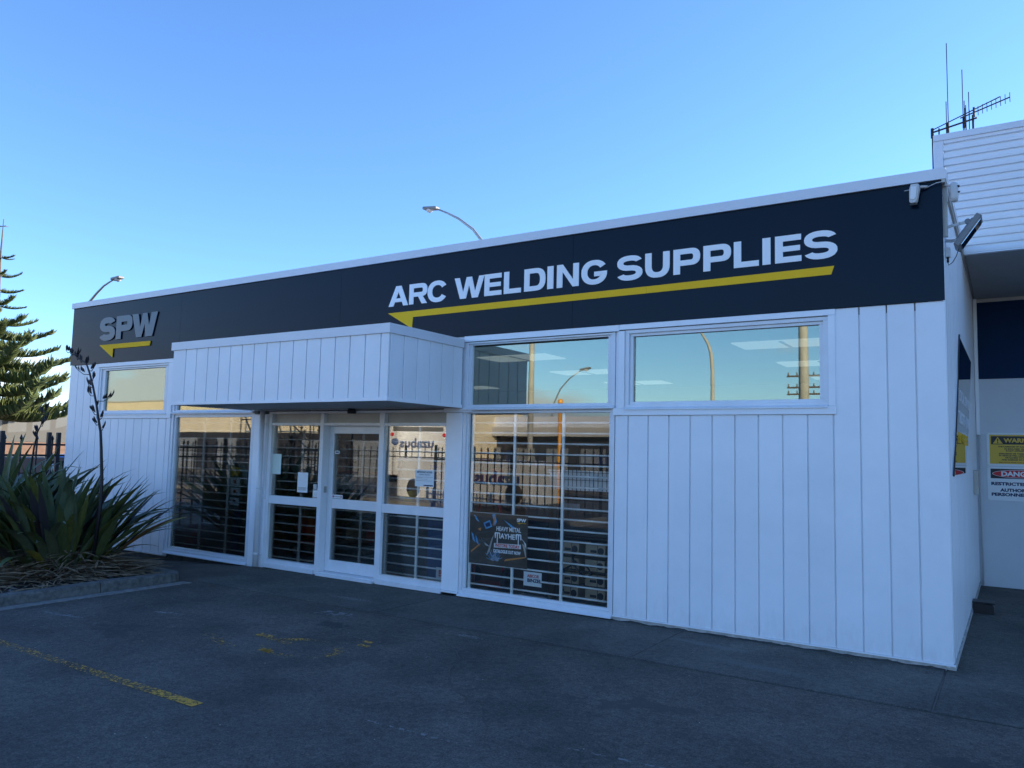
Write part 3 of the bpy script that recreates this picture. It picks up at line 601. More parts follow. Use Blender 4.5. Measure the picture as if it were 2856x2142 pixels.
# side window
WS = bpy.data.objects.new('window', None); COL.objects.link(WS); WS.parent = SH; WS['label'] = 'dark reflecting side window in the passage wall'
mb = MB(); pl = [(.30, 1.545), (2.34, 1.545), (2.9, 1.9), (4.24, 2.97), (1.685, 2.965)]
mb.v = [(XR+.001, y, z) for y, z in pl]+[(XR+.010, y, z) for y, z in pl]; n = 5
mb.f = [tuple(reversed(range(n))), tuple(range(n, 2*n))]+[(i, (i+1) % n, n+(i+1) % n, n+i) for i in range(n)]
mb.build('glass', 'glass_side', WS)
MB().tube([(XR+.012, .29, 1.54), (XR+.014, .9, 2.13), (XR+.012, 1.68, 2.975)], .008, 6).build('window_edge', 'black', WS)
for i, s in enumerate(('LOCAL SERVICE', 'TRUSTED ADVICE', 'FOR WELDERS')[:0]): pass
rz = (R_(90), 0, R_(90))
text('window_lettering', 'LOCAL SERVICE', .17, (XR+.012, 1.35, 2.28), 'letter', WS, rz, fit=2.2, off=.004)
text('window_lettering', 'TRUSTED ADVICE', .17, (XR+.012, 1.2, 2.05), 'letter', WS, rz, fit=2.2, off=.004)
text('window_lettering', 'FOR WELDERS', .15, (XR+.012, 1.1, 1.85), 'yellow', WS, rz, fit=1.8, off=.003)
o = box('meter_box', 'beige', XR+.002, XR+.055, 4.2, 4.75, 1.25, 1.56, SH, bevel=.004)
box('cable_duct', 'beige', XR+.001, XR+.03, .02, .05, 3.60, 4.06, SH)

# ------------------------------------------------------------------ fascia sign
SG = thing('fascia_sign', 'long navy sign band with large white capital letters over a thin yellow arrow', 'sign', (0, 0, 3.04))
def sgb(mb, name, m): 
    mb.v = [(x, y, z-3.04) for x, y, z in mb.v]; return mb.build(name, m, SG)
sx_ = [XL-.004, -7.86, -4.27, -.68, XR-.001]
for a, c in zip(sx_[:-1], sx_[1:]): sgb(MB().box(a+.0015, c-.0015, -.032, -.020, T+.003, 4.091), 'sign_panel', 'navy')
sgb(MB().box(XL+.01, XR-.012, -.0195, -.001, T+.01, 4.08), 'sign_backing', 'black')

# --- extended grotesque glyphs: polygons in a unit-high box, width w, stroke t
def arc(cx, cz, rx, rz_, a0, a1, n=10):
    return [(cx+rx*math.cos(R_(a0+(a1-a0)*i/n)), cz+rz_*math.sin(R_(a0+(a1-a0)*i/n))) for i in range(n+1)]
def strip(outer, inner): return [(outer[i], outer[i+1], inner[i+1], inner[i]) for i in range(len(outer)-1)]
def sup(cx, cz, rx, rz_, a0, a1, n=14, e=.80):       # superellipse arc
    out = []
    for i in range(n+1):
        a = R_(a0+(a1-a0)*i/n); c, s = math.cos(a), math.sin(a)
        out.append((cx+rx*math.copysign(abs(c)**e, c), cz+rz_*math.copysign(abs(s)**e, s)))
    return out
def glyph(ch, w_, t, tv):       # t: horizontal stroke thickness of bars (z), tv: stem width (x)
    P = []
    if ch == 'I': P = [[(0, 0), (w_, 0), (w_, 1), (0, 1)]]
    elif ch == 'L': P = [[(0, 0), (w_, 0), (w_, t), (tv, t), (tv, 1), (0, 1)]]
    elif ch == 'E':
        m0, m1 = .5-t*.46, .5+t*.46
        P = [[(0, 0), (w_, 0), (w_, t), (tv, t), (tv, m0), (w_*.95, m0), (w_*.95, m1), (tv, m1), (tv, 1-t), (w_*.99, 1-t), (w_*.99, 1), (0, 1)]]
    elif ch == 'N': P = [[(0, 0), (tv, 0), (tv, .68), (w_-tv*1.05, 0), (w_, 0), (w_, 1), (w_-tv, 1), (w_-tv, .32), (tv*1.05, 1), (0, 1)]]
    elif ch == 'W':
        s = tv*1.12; q = w_
        P = [[(0, 1), (q*.20, 0), (q*.40, 0), (q*.5, .62), (q*.60, 0), (q*.80, 0), (q, 1), (q-s*.95, 1), (q*.70, .30), (q*.59, 1), (q*.41, 1), (q*.30, .30), (s*.95, 1)]]
    elif ch == 'A':
        h = w_/2; s = tv*1.12; a0 = h-s*.56
        f = lambda z: z*a0             # outer edge x at height z
        inn = lambda z: s+z*a0*1.0
        h1, h2 = .20, .20+t*.85
        hi = (h-s)/a0 if a0 > 0 else .9
        L_ = [(0, 0), (s, 0), (inn(h1), h1), (h, h1), (h, h2), (inn(h2), h2), (h, hi), (h, 1), (a0, 1)]
        P = [L_, [(w_-x, z) for x, z in reversed(L_)]]
    elif ch in 'PRD':
        zb = {'P': .33, 'R': .36, 'D': 0}[ch]; cz = (1+zb)/2; rz_ = (1-zb)/2; rx = min(w_-tv, rz_*1.15)
        if ch == 'D': rx = w_*.46
        xc = w_-rx
        P.append([(0, 0), (tv, 0), (tv, 1), (0, 1)])
        P.append([(tv, 1-t), (xc, 1-t), (xc, 1), (tv, 1)]); P.append([(tv, zb), (xc, zb), (xc, zb+t), (tv, zb+t)])
        o_ = sup(xc, cz, rx, rz_, -90, 90); i_ = sup(xc, cz, rx-tv, rz_-t, -90, 90); P += strip(o_, i_)
        if ch == 'R': P.append([(w_*.50, zb), (w_*.98-tv*1.1, 0), (w_*1.0, 0), (w_*.50+tv*1.05, zb)])
    elif ch == 'U':
        r = w_/2; zc = .47
        P.append([(0, zc), (tv, zc), (tv, 1), (0, 1)]); P.append([(w_-tv, zc), (w_, zc), (w_, 1), (w_-tv, 1)])
        P += strip(sup(r, zc, r, zc+.02, 180, 360), sup(r, zc, r-tv, zc+.02-t*1.02, 180, 360))
    elif ch in 'CG':
        a0, e = (30, 330) if ch == 'C' else (32, 348)
        P += strip(sup(w_/2, .5, w_/2, .52, a0, e, 30, .90), sup(w_/2, .5, w_/2-tv*1.02, .52-t*1.02, a0, e, 30, .90))
        if ch == 'G':
            o_ = sup(w_/2, .5, w_/2, .52, 348, 349, 1, .90)[0]; i_ = sup(w_/2, .5, w_/2-tv*1.02, .52-t*1.02, 348, 349, 1, .90)[0]
            P.append([i_, o_, (w_, .52), (i_[0], .52)]); P.append([(w_*.50, .52-t*.92), (i_[0], .52-t*.92), (i_[0], .52), (w_*.50, .52)])
    elif ch == 'S':
        hw = w_/2; R1 = (1.015-(.5-t/2))/2; c1 = (1.015+.5-t/2)/2; c2 = 1-c1
        R = lambda c, a, b_: strip(sup(hw, c, hw-.01*(c > .5), R1, a, b_, 16, .88), sup(hw, c, hw-tv*1.02, R1-t, a, b_, 16, .88))
        P += R(c1, 20, 270)+R(c2, 90, -160)
    return P
def put_glyph(ch, x0, x1, z0, z1, t, tv, y0, y1, m):
    h = z1-z0; w_ = (x1-x0)/h; mb = MB()
    for poly in glyph(ch, w_, t/h, tv/h): mb.prism([(x0+p[0]*h, z0+p[1]*h) for p in poly], y0, y1)
    sgb(mb, 'letter', m)
zl = lambda x: 3.494+(x+3.4)*.0035
for ch, a, c in (('A', -3.392, -3.062), ('R', -3.047, -2.752), ('C', -2.747, -2.436), ('W', -2.325, -1.879), ('E', -1.876, -1.629), ('L', -1.597, -1.358), ('D', -1.315, -1.030), ('I', -1.006, -.926), ('N', -.882, -.602), ('G', -.571, -.256),
                 ('S', -.141, .155), ('U', .184, .456), ('P', .496, .780), ('P', .813, 1.095), ('L', 1.122, 1.366), ('I', 1.400, 1.477), ('E', 1.519, 1.762), ('S', 1.783, 2.080)):
    put_glyph(ch, a, c, zl(a), zl(a)+.262, .056, .073, -.038, -.0325, 'letter')
def arrow(x0, xs_, xt, x1, zt, zm, zb, slant, y0, y1):
    for (a, c) in (((x0, None), (None, None)),): pass
    return [(x0, zt), (xs_, zb), (xt, zm), (x1-slant, zm+(zt-zm)*0), (x1, zt)]
# yellow arrow: two strips with a seam at .2
sgb(MB().prism([(-3.396, 3.410), (-2.985, 3.185), (-2.972, 3.332), (.2, 3.345), (.2, 3.418)], -.038, -.0325), 'arrow', 'yellow')
sgb(MB().prism([(.2025, 3.345), (2.023, 3.354), (2.050, 3.432), (.2025, 3.418)], -.038, -.0325), 'arrow', 'yellow')
# raised emblem letters
for ch, a, c in (('S', -10.20, -9.705), ('P', -9.675, -9.19)):
    put_glyph(ch, a, c, 3.437, 3.842, .108, .155, -.052, -.042, 'grey_letter')
wx, wz0, wz1 = -9.205, 3.435, 3.838
mb = MB().prism([(wx, wz1), (-9.055, wz0), (-8.905, wz0), (-8.825, 3.655), (-8.79, wz0), (-8.597, wz0), (-8.470, wz1), (-8.643, wz1), (-8.70, 3.62), (-8.768, wz1), (-8.895, wz1), (-8.955, 3.60), (-9.022, wz1)], -.052, -.042); sgb(mb, 'letter', 'grey_letter')
sgb(MB().prism([(-10.175, 3.362), (-9.742, 3.127), (-9.736, 3.279), (-8.652, 3.276), (-8.632, 3.354)], -.050, -.042), 'arrow', 'yellow')

# ------------------------------------------------------------------ fittings at the right corner
s1 = thing('motion_detector', 'white motion detector on the sign face under the cap flashing', 'sensor', (2.725, -.09, 3.98))
mb = MB(); pr = [(-.030, .085), (.030, .085), (.040, .04), (.030, -.07), (.018, -.085), (-.018, -.085), (-.030, -.07), (-.040, .04)]
mb.prism(pr, -.035, .015); o = mb.build('housing', 'grey_plastic', s1, bevel=.008); 
MB().prism([(-.024, .06), (.024, .06), (.022, -.04), (.010, -.055), (-.010, -.055), (-.022, -.04)], -.041, -.034).build('lens', 'paper', s1, bevel=.003)
box('hood', 'black', -.03, .03, -.01, .02, -.098, -.084, s1)
MB().tube([(.035, .0, .06), (.07, .03, .065), (.08, .056, .07)], .012, 8).build('arm', 'grey_plastic', s1)
MB().tube([(-.23, .053, .058), (-.15, .053, .05), (-.05, .03, .052)], .004, 6).build('cable', 'grey_plastic', s1)
MB().tube([(.06, .05, .05), (.09, .053, .07), (.15, .053, .095), (.20, .053, .10)], .004, 6).build('cable', 'grey_plastic', s1)
s1.rotation_euler = (0, R_(6), R_(-12))
s2 = thing('motion_detector', 'white motion detector round the corner beside the ribbed fascia', 'sensor', (3.02, -.02, 3.97))
MB().lathe([(.014, -.085), (.026, -.08), (.032, -.05), (.034, .04), (.028, .075), (.012, .088)], (0, 0, 0), 12).build('housing', 'grey_plastic', s2)
MB().tube([(-.02, 0, .06), (-.05, .01, .075), (-.085, .02, .08)], .011, 8).build('arm', 'grey_plastic', s2)
MB().lathe([(.008, -.01), (.012, 0), (.008, .01)], (.033, -.01, .045), 8, 'x').build('knob', 'black', s2)
MB().lathe([(.006, -.01), (.009, 0), (.006, .01)], (.035, -.01, -.005), 8, 'x').build('knob', 'black', s2)
fl = thing('floodlight', 'grey floodlight on a curved bracket at the shop corner', 'floodlight', (3.11, .15, 3.645))
d = Vector((.58, 0, .81)).normalized(); nrm = Vector((.81, 0, -.58)).normalized(); yv = Vector((0, 1, 0))
MB().obox((0, 0, 0), d*.155, yv*.12, nrm*.024).build('housing', 'lamp_grey', fl, bevel=.008)
MB().obox(nrm*.0275, d*.125, yv*.095, nrm*.0030).build('lens', 'glass_side', fl)
MB().obox(d*.02-nrm*.035, d*.10, yv*.04, nrm*.012).build('driver_box', 'lamp_grey', fl, bevel=.006)
def strap(pts, hz, hy):
    mb = MB()
    for p, q in zip(pts[:-1], pts[1:]):
        p, q = Vector(p), Vector(q); d_ = (q-p)*.5; u_ = d_.normalized().cross(Vector((0, 1, 0))).normalized()
        mb.obox((p+q)*.5, d_*1.06, (0, hy, 0), u_*hz)
    return mb.build('bracket', 'grey_plastic', fl)
strap([(-.178, -.05, .028), (-.168, -.05, .052), (-.12, -.05, .066), (-.06, -.05, .076), (.015, -.05, .088)], .012, .004)
strap([(-.178, .06, -.035), (-.13, .06, -.042), (-.09, .06, -.034), (-.05, .06, -.02)], .013, .004)
MB().tube([(.0, -.058, .088), (.0, -.04, .088)], .024, 12).build('pivot', 'lamp_grey', fl)
box('junction_box', 'grey_plastic', -.172, -.135, -.10, -.04, -.215, -.135, fl)
MB().tube([(-.155, -.07, -.215), (-.155, -.07, -.26)], .010, 8).build('gland', 'black', fl)
MB().tube([(-.155, -.07, -.262), (-.15, -.07, -.285), (-.12, -.06, -.26), (-.09, -.04, -.20), (-.075, -.02, -.14)], .0035, 6).build('cable', 'black', fl)

# ------------------------------------------------------------------ rear building with ribbed fascia
RB = thing('warehouse_building', 'taller neighbouring building with ribbed white fascia and dark blue band', 'building', (3.5, 5.45, 0))
def rb(mb, name, m, bevel=0):
    mb.v = [(x-3.5, y-5.45, z) for x, y, z in mb.v]; return mb.build(name, m, RB, bevel=bevel)
FX0, FX1, FY = 2.675, 12.0, 2.80
mb = MB(); prof = []; z = 4.095; pitch = .0905
while z < 5.50:
    prof += [(FY+.002, z), (FY-.002, z+.030), (FY+.002, z+.058), (FY+.034, z+.068), (FY+.034, z+.086)]; z += pitch
prof = prof+[(FY+.05, 5.50), (FY+.05, 4.095)]
rb(MB().prof_x(prof, FX0+.10, FX1), 'ribbed_sheet', 'white')
rb(MB().box(FX0, FX0+.098, FY-.006, FY+.06, 4.092, 5.49), 'corner_flashing', 'cap')
rb(MB().box(FX0-.003, FX1, FY-.02, FY+.2, 5.491, 5.565), 'cap_flashing', 'cap')
rb(MB().box(FX0, FX0+.05, FY+.07, 5.44, 4.092, 5.49), 'end_wall', 'cap')
rb(MB().box(2.96, FX1, FY+.0, FY+.06, 4.078, 4.091), 'drip_trim', 'trim')
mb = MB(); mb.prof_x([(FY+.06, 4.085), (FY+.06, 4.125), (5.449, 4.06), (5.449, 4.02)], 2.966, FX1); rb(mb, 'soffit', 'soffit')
rb(MB().prof_x([(FY+.061, 5.2), (FY+.061, 5.3), (14, 5.3), (14, 5.2)], FX0+.051, FX1), 'roof', 'cap')
rb(MB().box(2.80, FX1, 5.45, 5.6, -.1, 5.19), 'wall', 'bwall')
rb(MB().box(FX1-.15, FX1, FY+.07, 14, -.1, 5.19), 'end_wall', 'bwall'); rb(MB().box(2.80, FX1, 13.9, 14, -.1, 5.19), 'rear_wall', 'bwall'); rb(MB().box(2.80, 2.95, 5.61, 14, -.1, 5.19), 'side_wall', 'bwall')  # unseen closing walls, added to stop sun leaking into the shop
rb(MB().box(2.985, FX1, 5.440, 5.449, 2.856, 3.965), 'blue_band', 'bnavy')
rb(MB().box(2.985, FX1, 5.43, 5.449, 3.966, 4.015), 'head_trim', 'beige')
rb(MB().box(2.940, 2.984, 5.39, 5.449, 2.06, 4.015), 'corner_trim', 'trim')
rb(MB().tube([(2.975, 5.41, 2.05), (2.975, 5.41, -.05)], .012, 8), 'conduit', 'grey_plastic')
st = thing('wheel_stop', 'black rubber block on the ground against the passage wall', 'block', (3.045, 3.1, GZ))
MB().prism([(-.10, .0), (.10, 0), (.105, .095), (.09, .115), (-.10, .125)], -.10, .10).build('body', 'black', st, bevel=.008)
box('lip', 'black', -.105, .112, -.11, .11, .126, .138, st)

# warning signs on the back wall
def plate(name, label, x0, x1, z0, z1, m='paper'):
    t = thing(name, label, 'sign', (x0, 5.449, z0)); box('plate', m, 0, x1-x0, -.006, 0, 0, z1-z0, t); return t
wsn = plate('warning_sign', 'yellow WARNING sign about gas cylinders on the pale wall', 3.059, 3.80, 1.622, 2.088)
box('yellow_panel', 'sign_yellow', .035, .705, -.0075, -.0062, .03, .438, wsn)
box('header', 'sign_black', .055, .685, -.009, -.0078, .302, .418, wsn)
tri = MB().prism([(.075, .312), (.195, .312), (.135, .408)], -.0102, -.0092); tri.build('triangle', 'sign_yellow', wsn)
text('exclamation_mark', '!', .085, (.135, -.0108, .322), 'sign_black', wsn, align='CENTER', off=.003)
text('lettering', 'WARNING', .080, (.21, -.0096, .332), 'sign_yellow', wsn, fit=.44, off=.0035)
for i, (s, z) in enumerate((('THE CARRIAGE OF GAS CYLINDERS', .262), ('IN ENCLOSED VEHICLES', .231), ('IS NOT APPROPRIATE', .204), ('EXPLOSION OR TOXIC EMISSIONS', .164), ('IN VEHICLE WILL LEAD TO INJURY', .137), ('OR ILLNESS TO PEOPLE', .108), ('AND DAMAGE TO PROPERTY', .079))):
    text('lettering', s, .026, (.370, -.0084, z), 'sign_black', wsn, align='CENTER', off=.0012, sx=1.12)
text('lettering', 'SEEK ADVICE FROM YOUR SALES ASSISTANT', .021, (.370, -.0084, .044), 'rust', wsn, align='CENTER', off=.0006, sx=1.1)
dsn = plate('danger_sign', 'white and red DANGER restricted area sign below the yellow sign', 3.057, 3.80, 1.139, 1.610)
box('header', 'sign_black', .040, .703, -.0078, -.0062, .308, .443, dsn)
mb = MB().prism([(.37+.31*math.cos(a), .375+.055*math.sin(a)) for a in [i*math.pi/16 for i in range(32)]], -.0088, -.0079); mb.build('oval_rim', 'paper', dsn)
mb = MB().prism([(.37+.303*math.cos(a), .375+.050*math.sin(a)) for a in [i*math.pi/16 for i in range(32)]], -.0098, -.0089); mb.build('oval', 'red', dsn)
text('lettering', 'DANGER', .088, (.37, -.0104, .345), 'paper', dsn, align='CENTER', off=.004, sx=1.15)
for s, z in (('RESTRICTED AREA', .215), ('AUTHORISED', .128), ('PERSONNEL ONLY', .066)): text('lettering', s, .058, (.37, -.0068, z), 'ink', dsn, align='CENTER', off=.003, fit=.66 if len(s) > 12 else .44)
for t in (wsn, dsn):
    for x in (.01, .733):
        for z in (.012, .455): MB().lathe([(.004, -.009), (.004, -.006)], (x, 0, z), 6, 'y').build('screw', 'black', t)

# ------------------------------------------------------------------ antennas
an = thing('roof_antenna', 'tall multi element VHF antenna at the roof corner', 'antenna', (2.64, 4.55, 5.3))
def ab(pts, r, name, n=6): 
    return MB().tube([(p[0]-2.64, p[1]-4.55, p[2]-5.3) for p in pts], r, n).build(name, 'ant', an)
ab([(2.535, 4.60, 6.30), (3.09, 4.345, 6.30)], .013, 'boom', 8); ab([(2.545, 4.60, 6.34), (3.357, 3.93, 6.36)], .008, 'brace')
def lerp(t): return (2.535+.555*t, 4.60-.255*t)
for t, lo, hi in ((.0, -.62, .02), (.155, -.62, .03), (.33, -.17, .38), (.37, -.17, 1.22), (.70, -.17, .75), (.73, -.16, .30), (.76, -.12, .23), (.83, -.15, .40)):
    x, y = lerp(t); ab([(x, y, 6.30+lo), (x, y, 6.30+hi)], .006 if t > .16 else .010, 'rod')
for t in (.0, .35, .72): x, y = lerp(t); ab([(x, y, 6.22), (x, y, 6.36)], .022, 'clamp')
ab([(3.04, 4.37, 5.5), (3.04, 4.37, 6.36)], .014, 'mast')
a2 = thing('yagi_antenna', 'small many toothed yagi antenna pointing right', 'antenna', (2.93, 4.21, 5.5))
def ab2(pts, r, name, n=6): return MB().tube([(p[0]-2.93, p[1]-4.21, p[2]-5.5) for p in pts], r, n).build(name, 'ant', a2)
ab2([(2.90, 4.23, 6.29), (3.464, 3.883, 6.31)], .009, 'boom')
for i in range(11):
    t = .10+.9*i/10; x = 2.90+.564*t; y = 4.23-.347*t; hh = .115 if i == 0 else .063
    ab2([(x, y, 6.29+.02*t-hh), (x, y, 6.29+.02*t+hh)], .0042, 'rod')
MB().obox((3.06-2.93, 4.13-4.21, 6.30-5.5), (.012, 0, 0), (0, .05, 0), (0, 0, .05)).build('reflector_plate', 'ant', a2)

# ------------------------------------------------------------------ street lamps behind the shop
def street_lamp(label, base, arm, r=.055, group='street lamps', m='grey_metal'):
    """arm: world points of the curved arm, from its foot on the shaft to the lamp head"""
    B = Vector(base); t = thing('street_lamp', label, 'street lamp', base, group); A = [Vector(p)-B for p in arm]
    pts = [Vector((0, 0, 0)), Vector((0, 0, .6)), Vector((A[0].x*.35, A[0].y*.35, A[0].z*.75))]+A
    n = len(pts); MB().tube(pts, [r*(1.9 if i == 0 else 1.5-1.0*i/(n-1)) for i in range(n)], 10).build('pole', m, t)
    e = A[-1]; a = (A[-1]-A[-2]); a.z *= .25; a.normalize(); nn_ = a.cross(Vector((0, 0, 1))).normalized(); up = nn_.cross(a); s = r/.055
    q = e+a*.30*s
    MB().obox(q+up*.03*s, a*.31*s, nn_*.13*s, up*.055*s).build('lamp_head', 'lamp_grey', t, bevel=.03)
    MB().lathe([(.03*s, -.12*s), (.09*s, -.09*s), (.125*s, -.05*s), (.13*s, -.02*s)], tuple(q+a*.06*s), 12).build('lamp_bowl', 'grey_plastic', t)
    return t
street_lamp('street lamp with curved arm rising behind the middle of the roof', (-7.5, 8.55, -.1), [(-7.72, 8.55, 6.4), (-7.99, 8.55, 7.00), (-8.35, 8.55, 7.42), (-8.83, 8.55, 7.778), (-9.2, 8.55, 7.98), (-9.568, 8.55, 8.155)], .042)
street_lamp('distant small street lamp above the left end of the roof', (-30.9, 10.3, -.1), [(-30.5, 10.3, 7.0), (-30.02, 10.3, 7.67), (-29.5, 10.3, 8.0), (-28.98, 10.3, 8.27), (-28.5, 10.3, 8.41), (-28.3, 10.3, 8.45)], .055)

# ------------------------------------------------------------------ norfolk pine
TX, TY = CAM.x-.920*31.5, CAM.y+.391*31.5
tr = thing('norfolk_pine', 'tall tiered norfolk pine with upturned feathery branches', 'tree', (TX, TY, -.15))
TH = 9.35
MB().tube([(0, 0, 0), (.03, 0, 3), (0, .03, 6), (0, 0, 8), (.01, 0, TH)], [.22, .15, .085, .035, .012], 8).build('trunk', 'bark', tr)
def branch_mesh(seed, leng):
    rg = random.Random(seed); mb = MB(); nseg = 12
    def P(t): return Vector((leng*t, .06*math.sin(t*3+seed)*t*leng*.4, leng*(-.10*math.sin(t*math.pi*.9)+.20*t**2.2)))
    mb.tube([P(i/nseg) for i in range(nseg+1)], [.035*(1-.8*i/nseg)*leng/2 for i in range(nseg+1)], 5)
    n = int(58*leng)
    for i in range(n):
        t = .12+.90*(i/n)**.9
        if t > 1: t = 1
        b = P(t); sgn = 1 if i % 2 else -1
        ln = leng*.15*(1-.6*t)+.10; ln *= rg.uniform(.75, 1.2)
        dirv = Vector((.45+rg.uniform(-.15, .25), sgn*rg.uniform(.25, 1.0), rg.uniform(.25, .9))).normalized()
        tip = b+dirv*ln; mid = b+dirv*ln*.5+Vector((0, 0, -.03*ln*2)); tip.z += ln*.28
        mb.tube([b, mid, tip], [.020, .030, .010], 4, caps=False)
        for q in range(4):       # tuft needles give a ragged outline
            tt = rg.uniform(.3, 1.0); bb = b.lerp(tip, tt); dv = (dirv+Vector((rg.uniform(-.8, .8), rg.uniform(-.8, .8), rg.uniform(-.3, 1.0)))).normalized()*rg.uniform(.05, .10)
            k = len(mb.v); sd_ = dv.cross(Vector((0, 0, 1))).normalized()*.011
            mb.v += [tuple(bb-sd_), tuple(bb+sd_), tuple(bb+dv)]; mb.f.append((k, k+1, k+2))
    return mb.mesh('branch', 'pine')
bms = [branch_mesh(s, 2.0) for s in range(4)]
RT = [(1.0, 2.9), (2.7, 2.75), (3.4, 2.55), (4.05, 2.35), (4.95, 1.85), (5.85, 1.35), (6.45, .98), (7.05, .80), (7.5, .68), (8.1, .48), (8.75, .3)]
def rad_at(z):
    for (a, p), (b, q) in zip(RT[:-1], RT[1:]):
        if a <= z <= b: return p+(q-p)*(z-a)/(b-a)
    return .3
k = 0
for zz in (2.75, 3.15, 3.6, 4.05, 4.5, 4.95, 5.42, 5.9, 6.45, 7.0, 7.5, 8.1):
    nb = 6 if zz < 6 else 5
    for i in range(nb):
        s = rad_at(zz)/2.0*rnd.uniform(.85, 1.1)
        link(bms[rnd.randrange(4)], 'branch', tr, (0, 0, zz-.12+rnd.uniform(-.06, .06)), (0, R_(rnd.uniform(-6, 6)), i*2*math.pi/nb+k*.5+rnd.uniform(-.15, .15)), (s, s*rnd.uniform(.9, 1.2), s*rnd.uniform(.7, 1.0)))
    k += 1
MB().tube([(-.16, -.02, 9.10), (.16, .02, 9.10)], .012, 5).tube([(-.02, -.16, 9.08), (.02, .16, 9.12)], .012, 5).build('branch_tip', 'bark', tr)

# ------------------------------------------------------------------ left background: fence, screen, brick wall, cars, hills
def picket_mesh():
    mb = MB(); mb.box(-.0125, .0125, -.0125, .0125, .02, 1.78)
    mb.lathe([(.012, 1.78), (.030, 1.80), (.030, 1.815), (.0, 1.885)], (0, 0, 0), 4); return mb.mesh('picket', 'iron')
pm = picket_mesh()
def fence_run(label, p, q, spacing, posts, joined=False, rails=(.28, 1.50, 1.70), z0=-.12):
    p = Vector((*p, z0)); q = Vector((*q, z0)); d = q-p; ln = d.length; d.normalize()
    t = thing('picket_fence', label, 'fence', tuple(p))
    a = math.atan2(d.y, d.x); t.rotation_euler = (0, 0, a)
    for z in rails: box('rail', 'iron', 0, ln, -.018, .018, z-.018, z+.018, t)
    n = int(ln/spacing)
    if joined:
        mb = MB()
        for i in range(1, n+1):
            x = i*spacing; mb.box(x-.0125, x+.0125, -.0125, .0125, .02, 1.78); mb.lathe([(.012, 1.78), (.034, 1.80), (.034, 1.815), (.0, 1.90)], (x, 0, 0), 4)
        o = mb.build('pickets', 'iron', t); o['kind'] = 'stuff'
    else:
        for i in range(n): link(pm, 'picket', t, (spacing*.5+i*spacing, 0, 0))
    for x in posts: box('post', 'iron', x-.035, x+.035, -.035, .035, 0, 1.93, t, bevel=.01)
    return t
fence_run('black spear topped fence left of the shop behind the flax', (-11.7, -6.63), (-11.7, 2.4), .272, (.0, 2.9, 5.80, 6.60, 6.77, 9.0), z0=-.115)
fence_run('black spear topped fence across the yard seen mirrored in the tall window', (-11.5, -11.2), (6.5, -9.0), .262, (.0, 3, 6, 9, 12), True)
fence_run('black spear topped fence by the road seen mirrored in the entrance glass', (-34, -13.5), (-11.6, -15.5), .30, (.0, 3, 6, 9, 12, 15, 18, 21), True)
scn = thing('glazed_screen', 'grey translucent screen wall with brown posts beyond the fence', 'screen', (-27, 6.04, -.15))
scn.rotation_euler = (0, 0, R_(90))
box('screen_panel', 'screen', -8, 9, -.02, .02, 1.75, 2.86, scn)
for x in [i*.83 for i in range(-9, 11)]: box('screen_post', 'post', x-.07, x+.07, .03, .16, 0, 2.9, scn)
box('low_wall', 'brick', -8, 9, -.01, .14, 0, 1.74, scn)
def car(label, loc, rz_, body, cat='car'):
    t = thing('parked_car', label, cat, loc, 'cars parked beyond the fence'); t.rotation_euler = (0, 0, rz_)
    pr = [(-2.1, .30), (-2.15, .75), (-2.05, .98), (-1.55, 1.42), (.35, 1.46), (1.05, 1.0), (1.95, .86), (2.12, .62), (2.1, .30)]
    MB().prism(pr, -.86, .86).build('body', body, t, bevel=.07)
    MB().prism([(-1.9, 1.02), (-1.5, 1.37), (.30, 1.40), (.85, 1.02)], -.872, .872).build('side_windows', 'black', t)
    MB().obox((-1.815, 0, 1.20), (.20, 0, .175), (0, .70, 0), (-.012, 0, .014)).build('rear_window', 'black', t)
    for x in (-1.3, 1.3):
        for y in (-.80, .80): MB().lathe([(.20, -.09), (.32, -.09), (.32, .09), (.20, .09)], (x, y, .32), 16, 'y').build('wheel', 'tyre', t)
    for y in (-.70, .70): box('taillight', 'taillight', -2.17, -2.05, y-.14, y+.14, .78, .98, t)
    box('number_plate', 'graf', -2.175, -2.15, -.26, .26, .52, .64, t)
    return t
car('dark hatchback with red tail light behind the flax and fence', (-19.6, 3.0, -.2), R_(156), 'car_dark')
car('bright blue car between the fence and the shop corner', (-21.0, 5.6, -.2), R_(150), 'car_blue')
gf = thing('banner_board', 'white board with black graphic behind the fence by the shop corner', 'board', (-13.2, .98, -.2))
box('panel', 'black', -.02, .02, -.35, .35, .55, 1.45, gf)
for (y, z, s) in ((-.12, 1.30, .10), (.1, 1.05, .13), (-.05, .80, .12)): MB().lathe([(s*.5, .021), (s, .021), (s, .030), (s*.5, .030)], (0, y, z), 12, 'x').build('graphic', 'graf', gf)
mb = MB(); n = 90
for i in range(n+1):
    a = R_(90+100*i/n); r = 420; h = 9+7*noise.noise((i*.09, 0, 5))+2.5*noise.noise((i*.5, 1, 5))
    mb.v += [(r*math.cos(a), r*math.sin(a), -3), (r*1.02*math.cos(a), r*1.02*math.sin(a), h), (r*1.25*math.cos(a), r*1.25*math.sin(a), -3)]
for i in range(n): a = i*3; mb.f += [(a, a+3, a+4, a+1), (a+1, a+4, a+5, a+2)]
tag(mb.build('hills', 'hill'), 'low wooded hills on the far horizon', kind='structure')

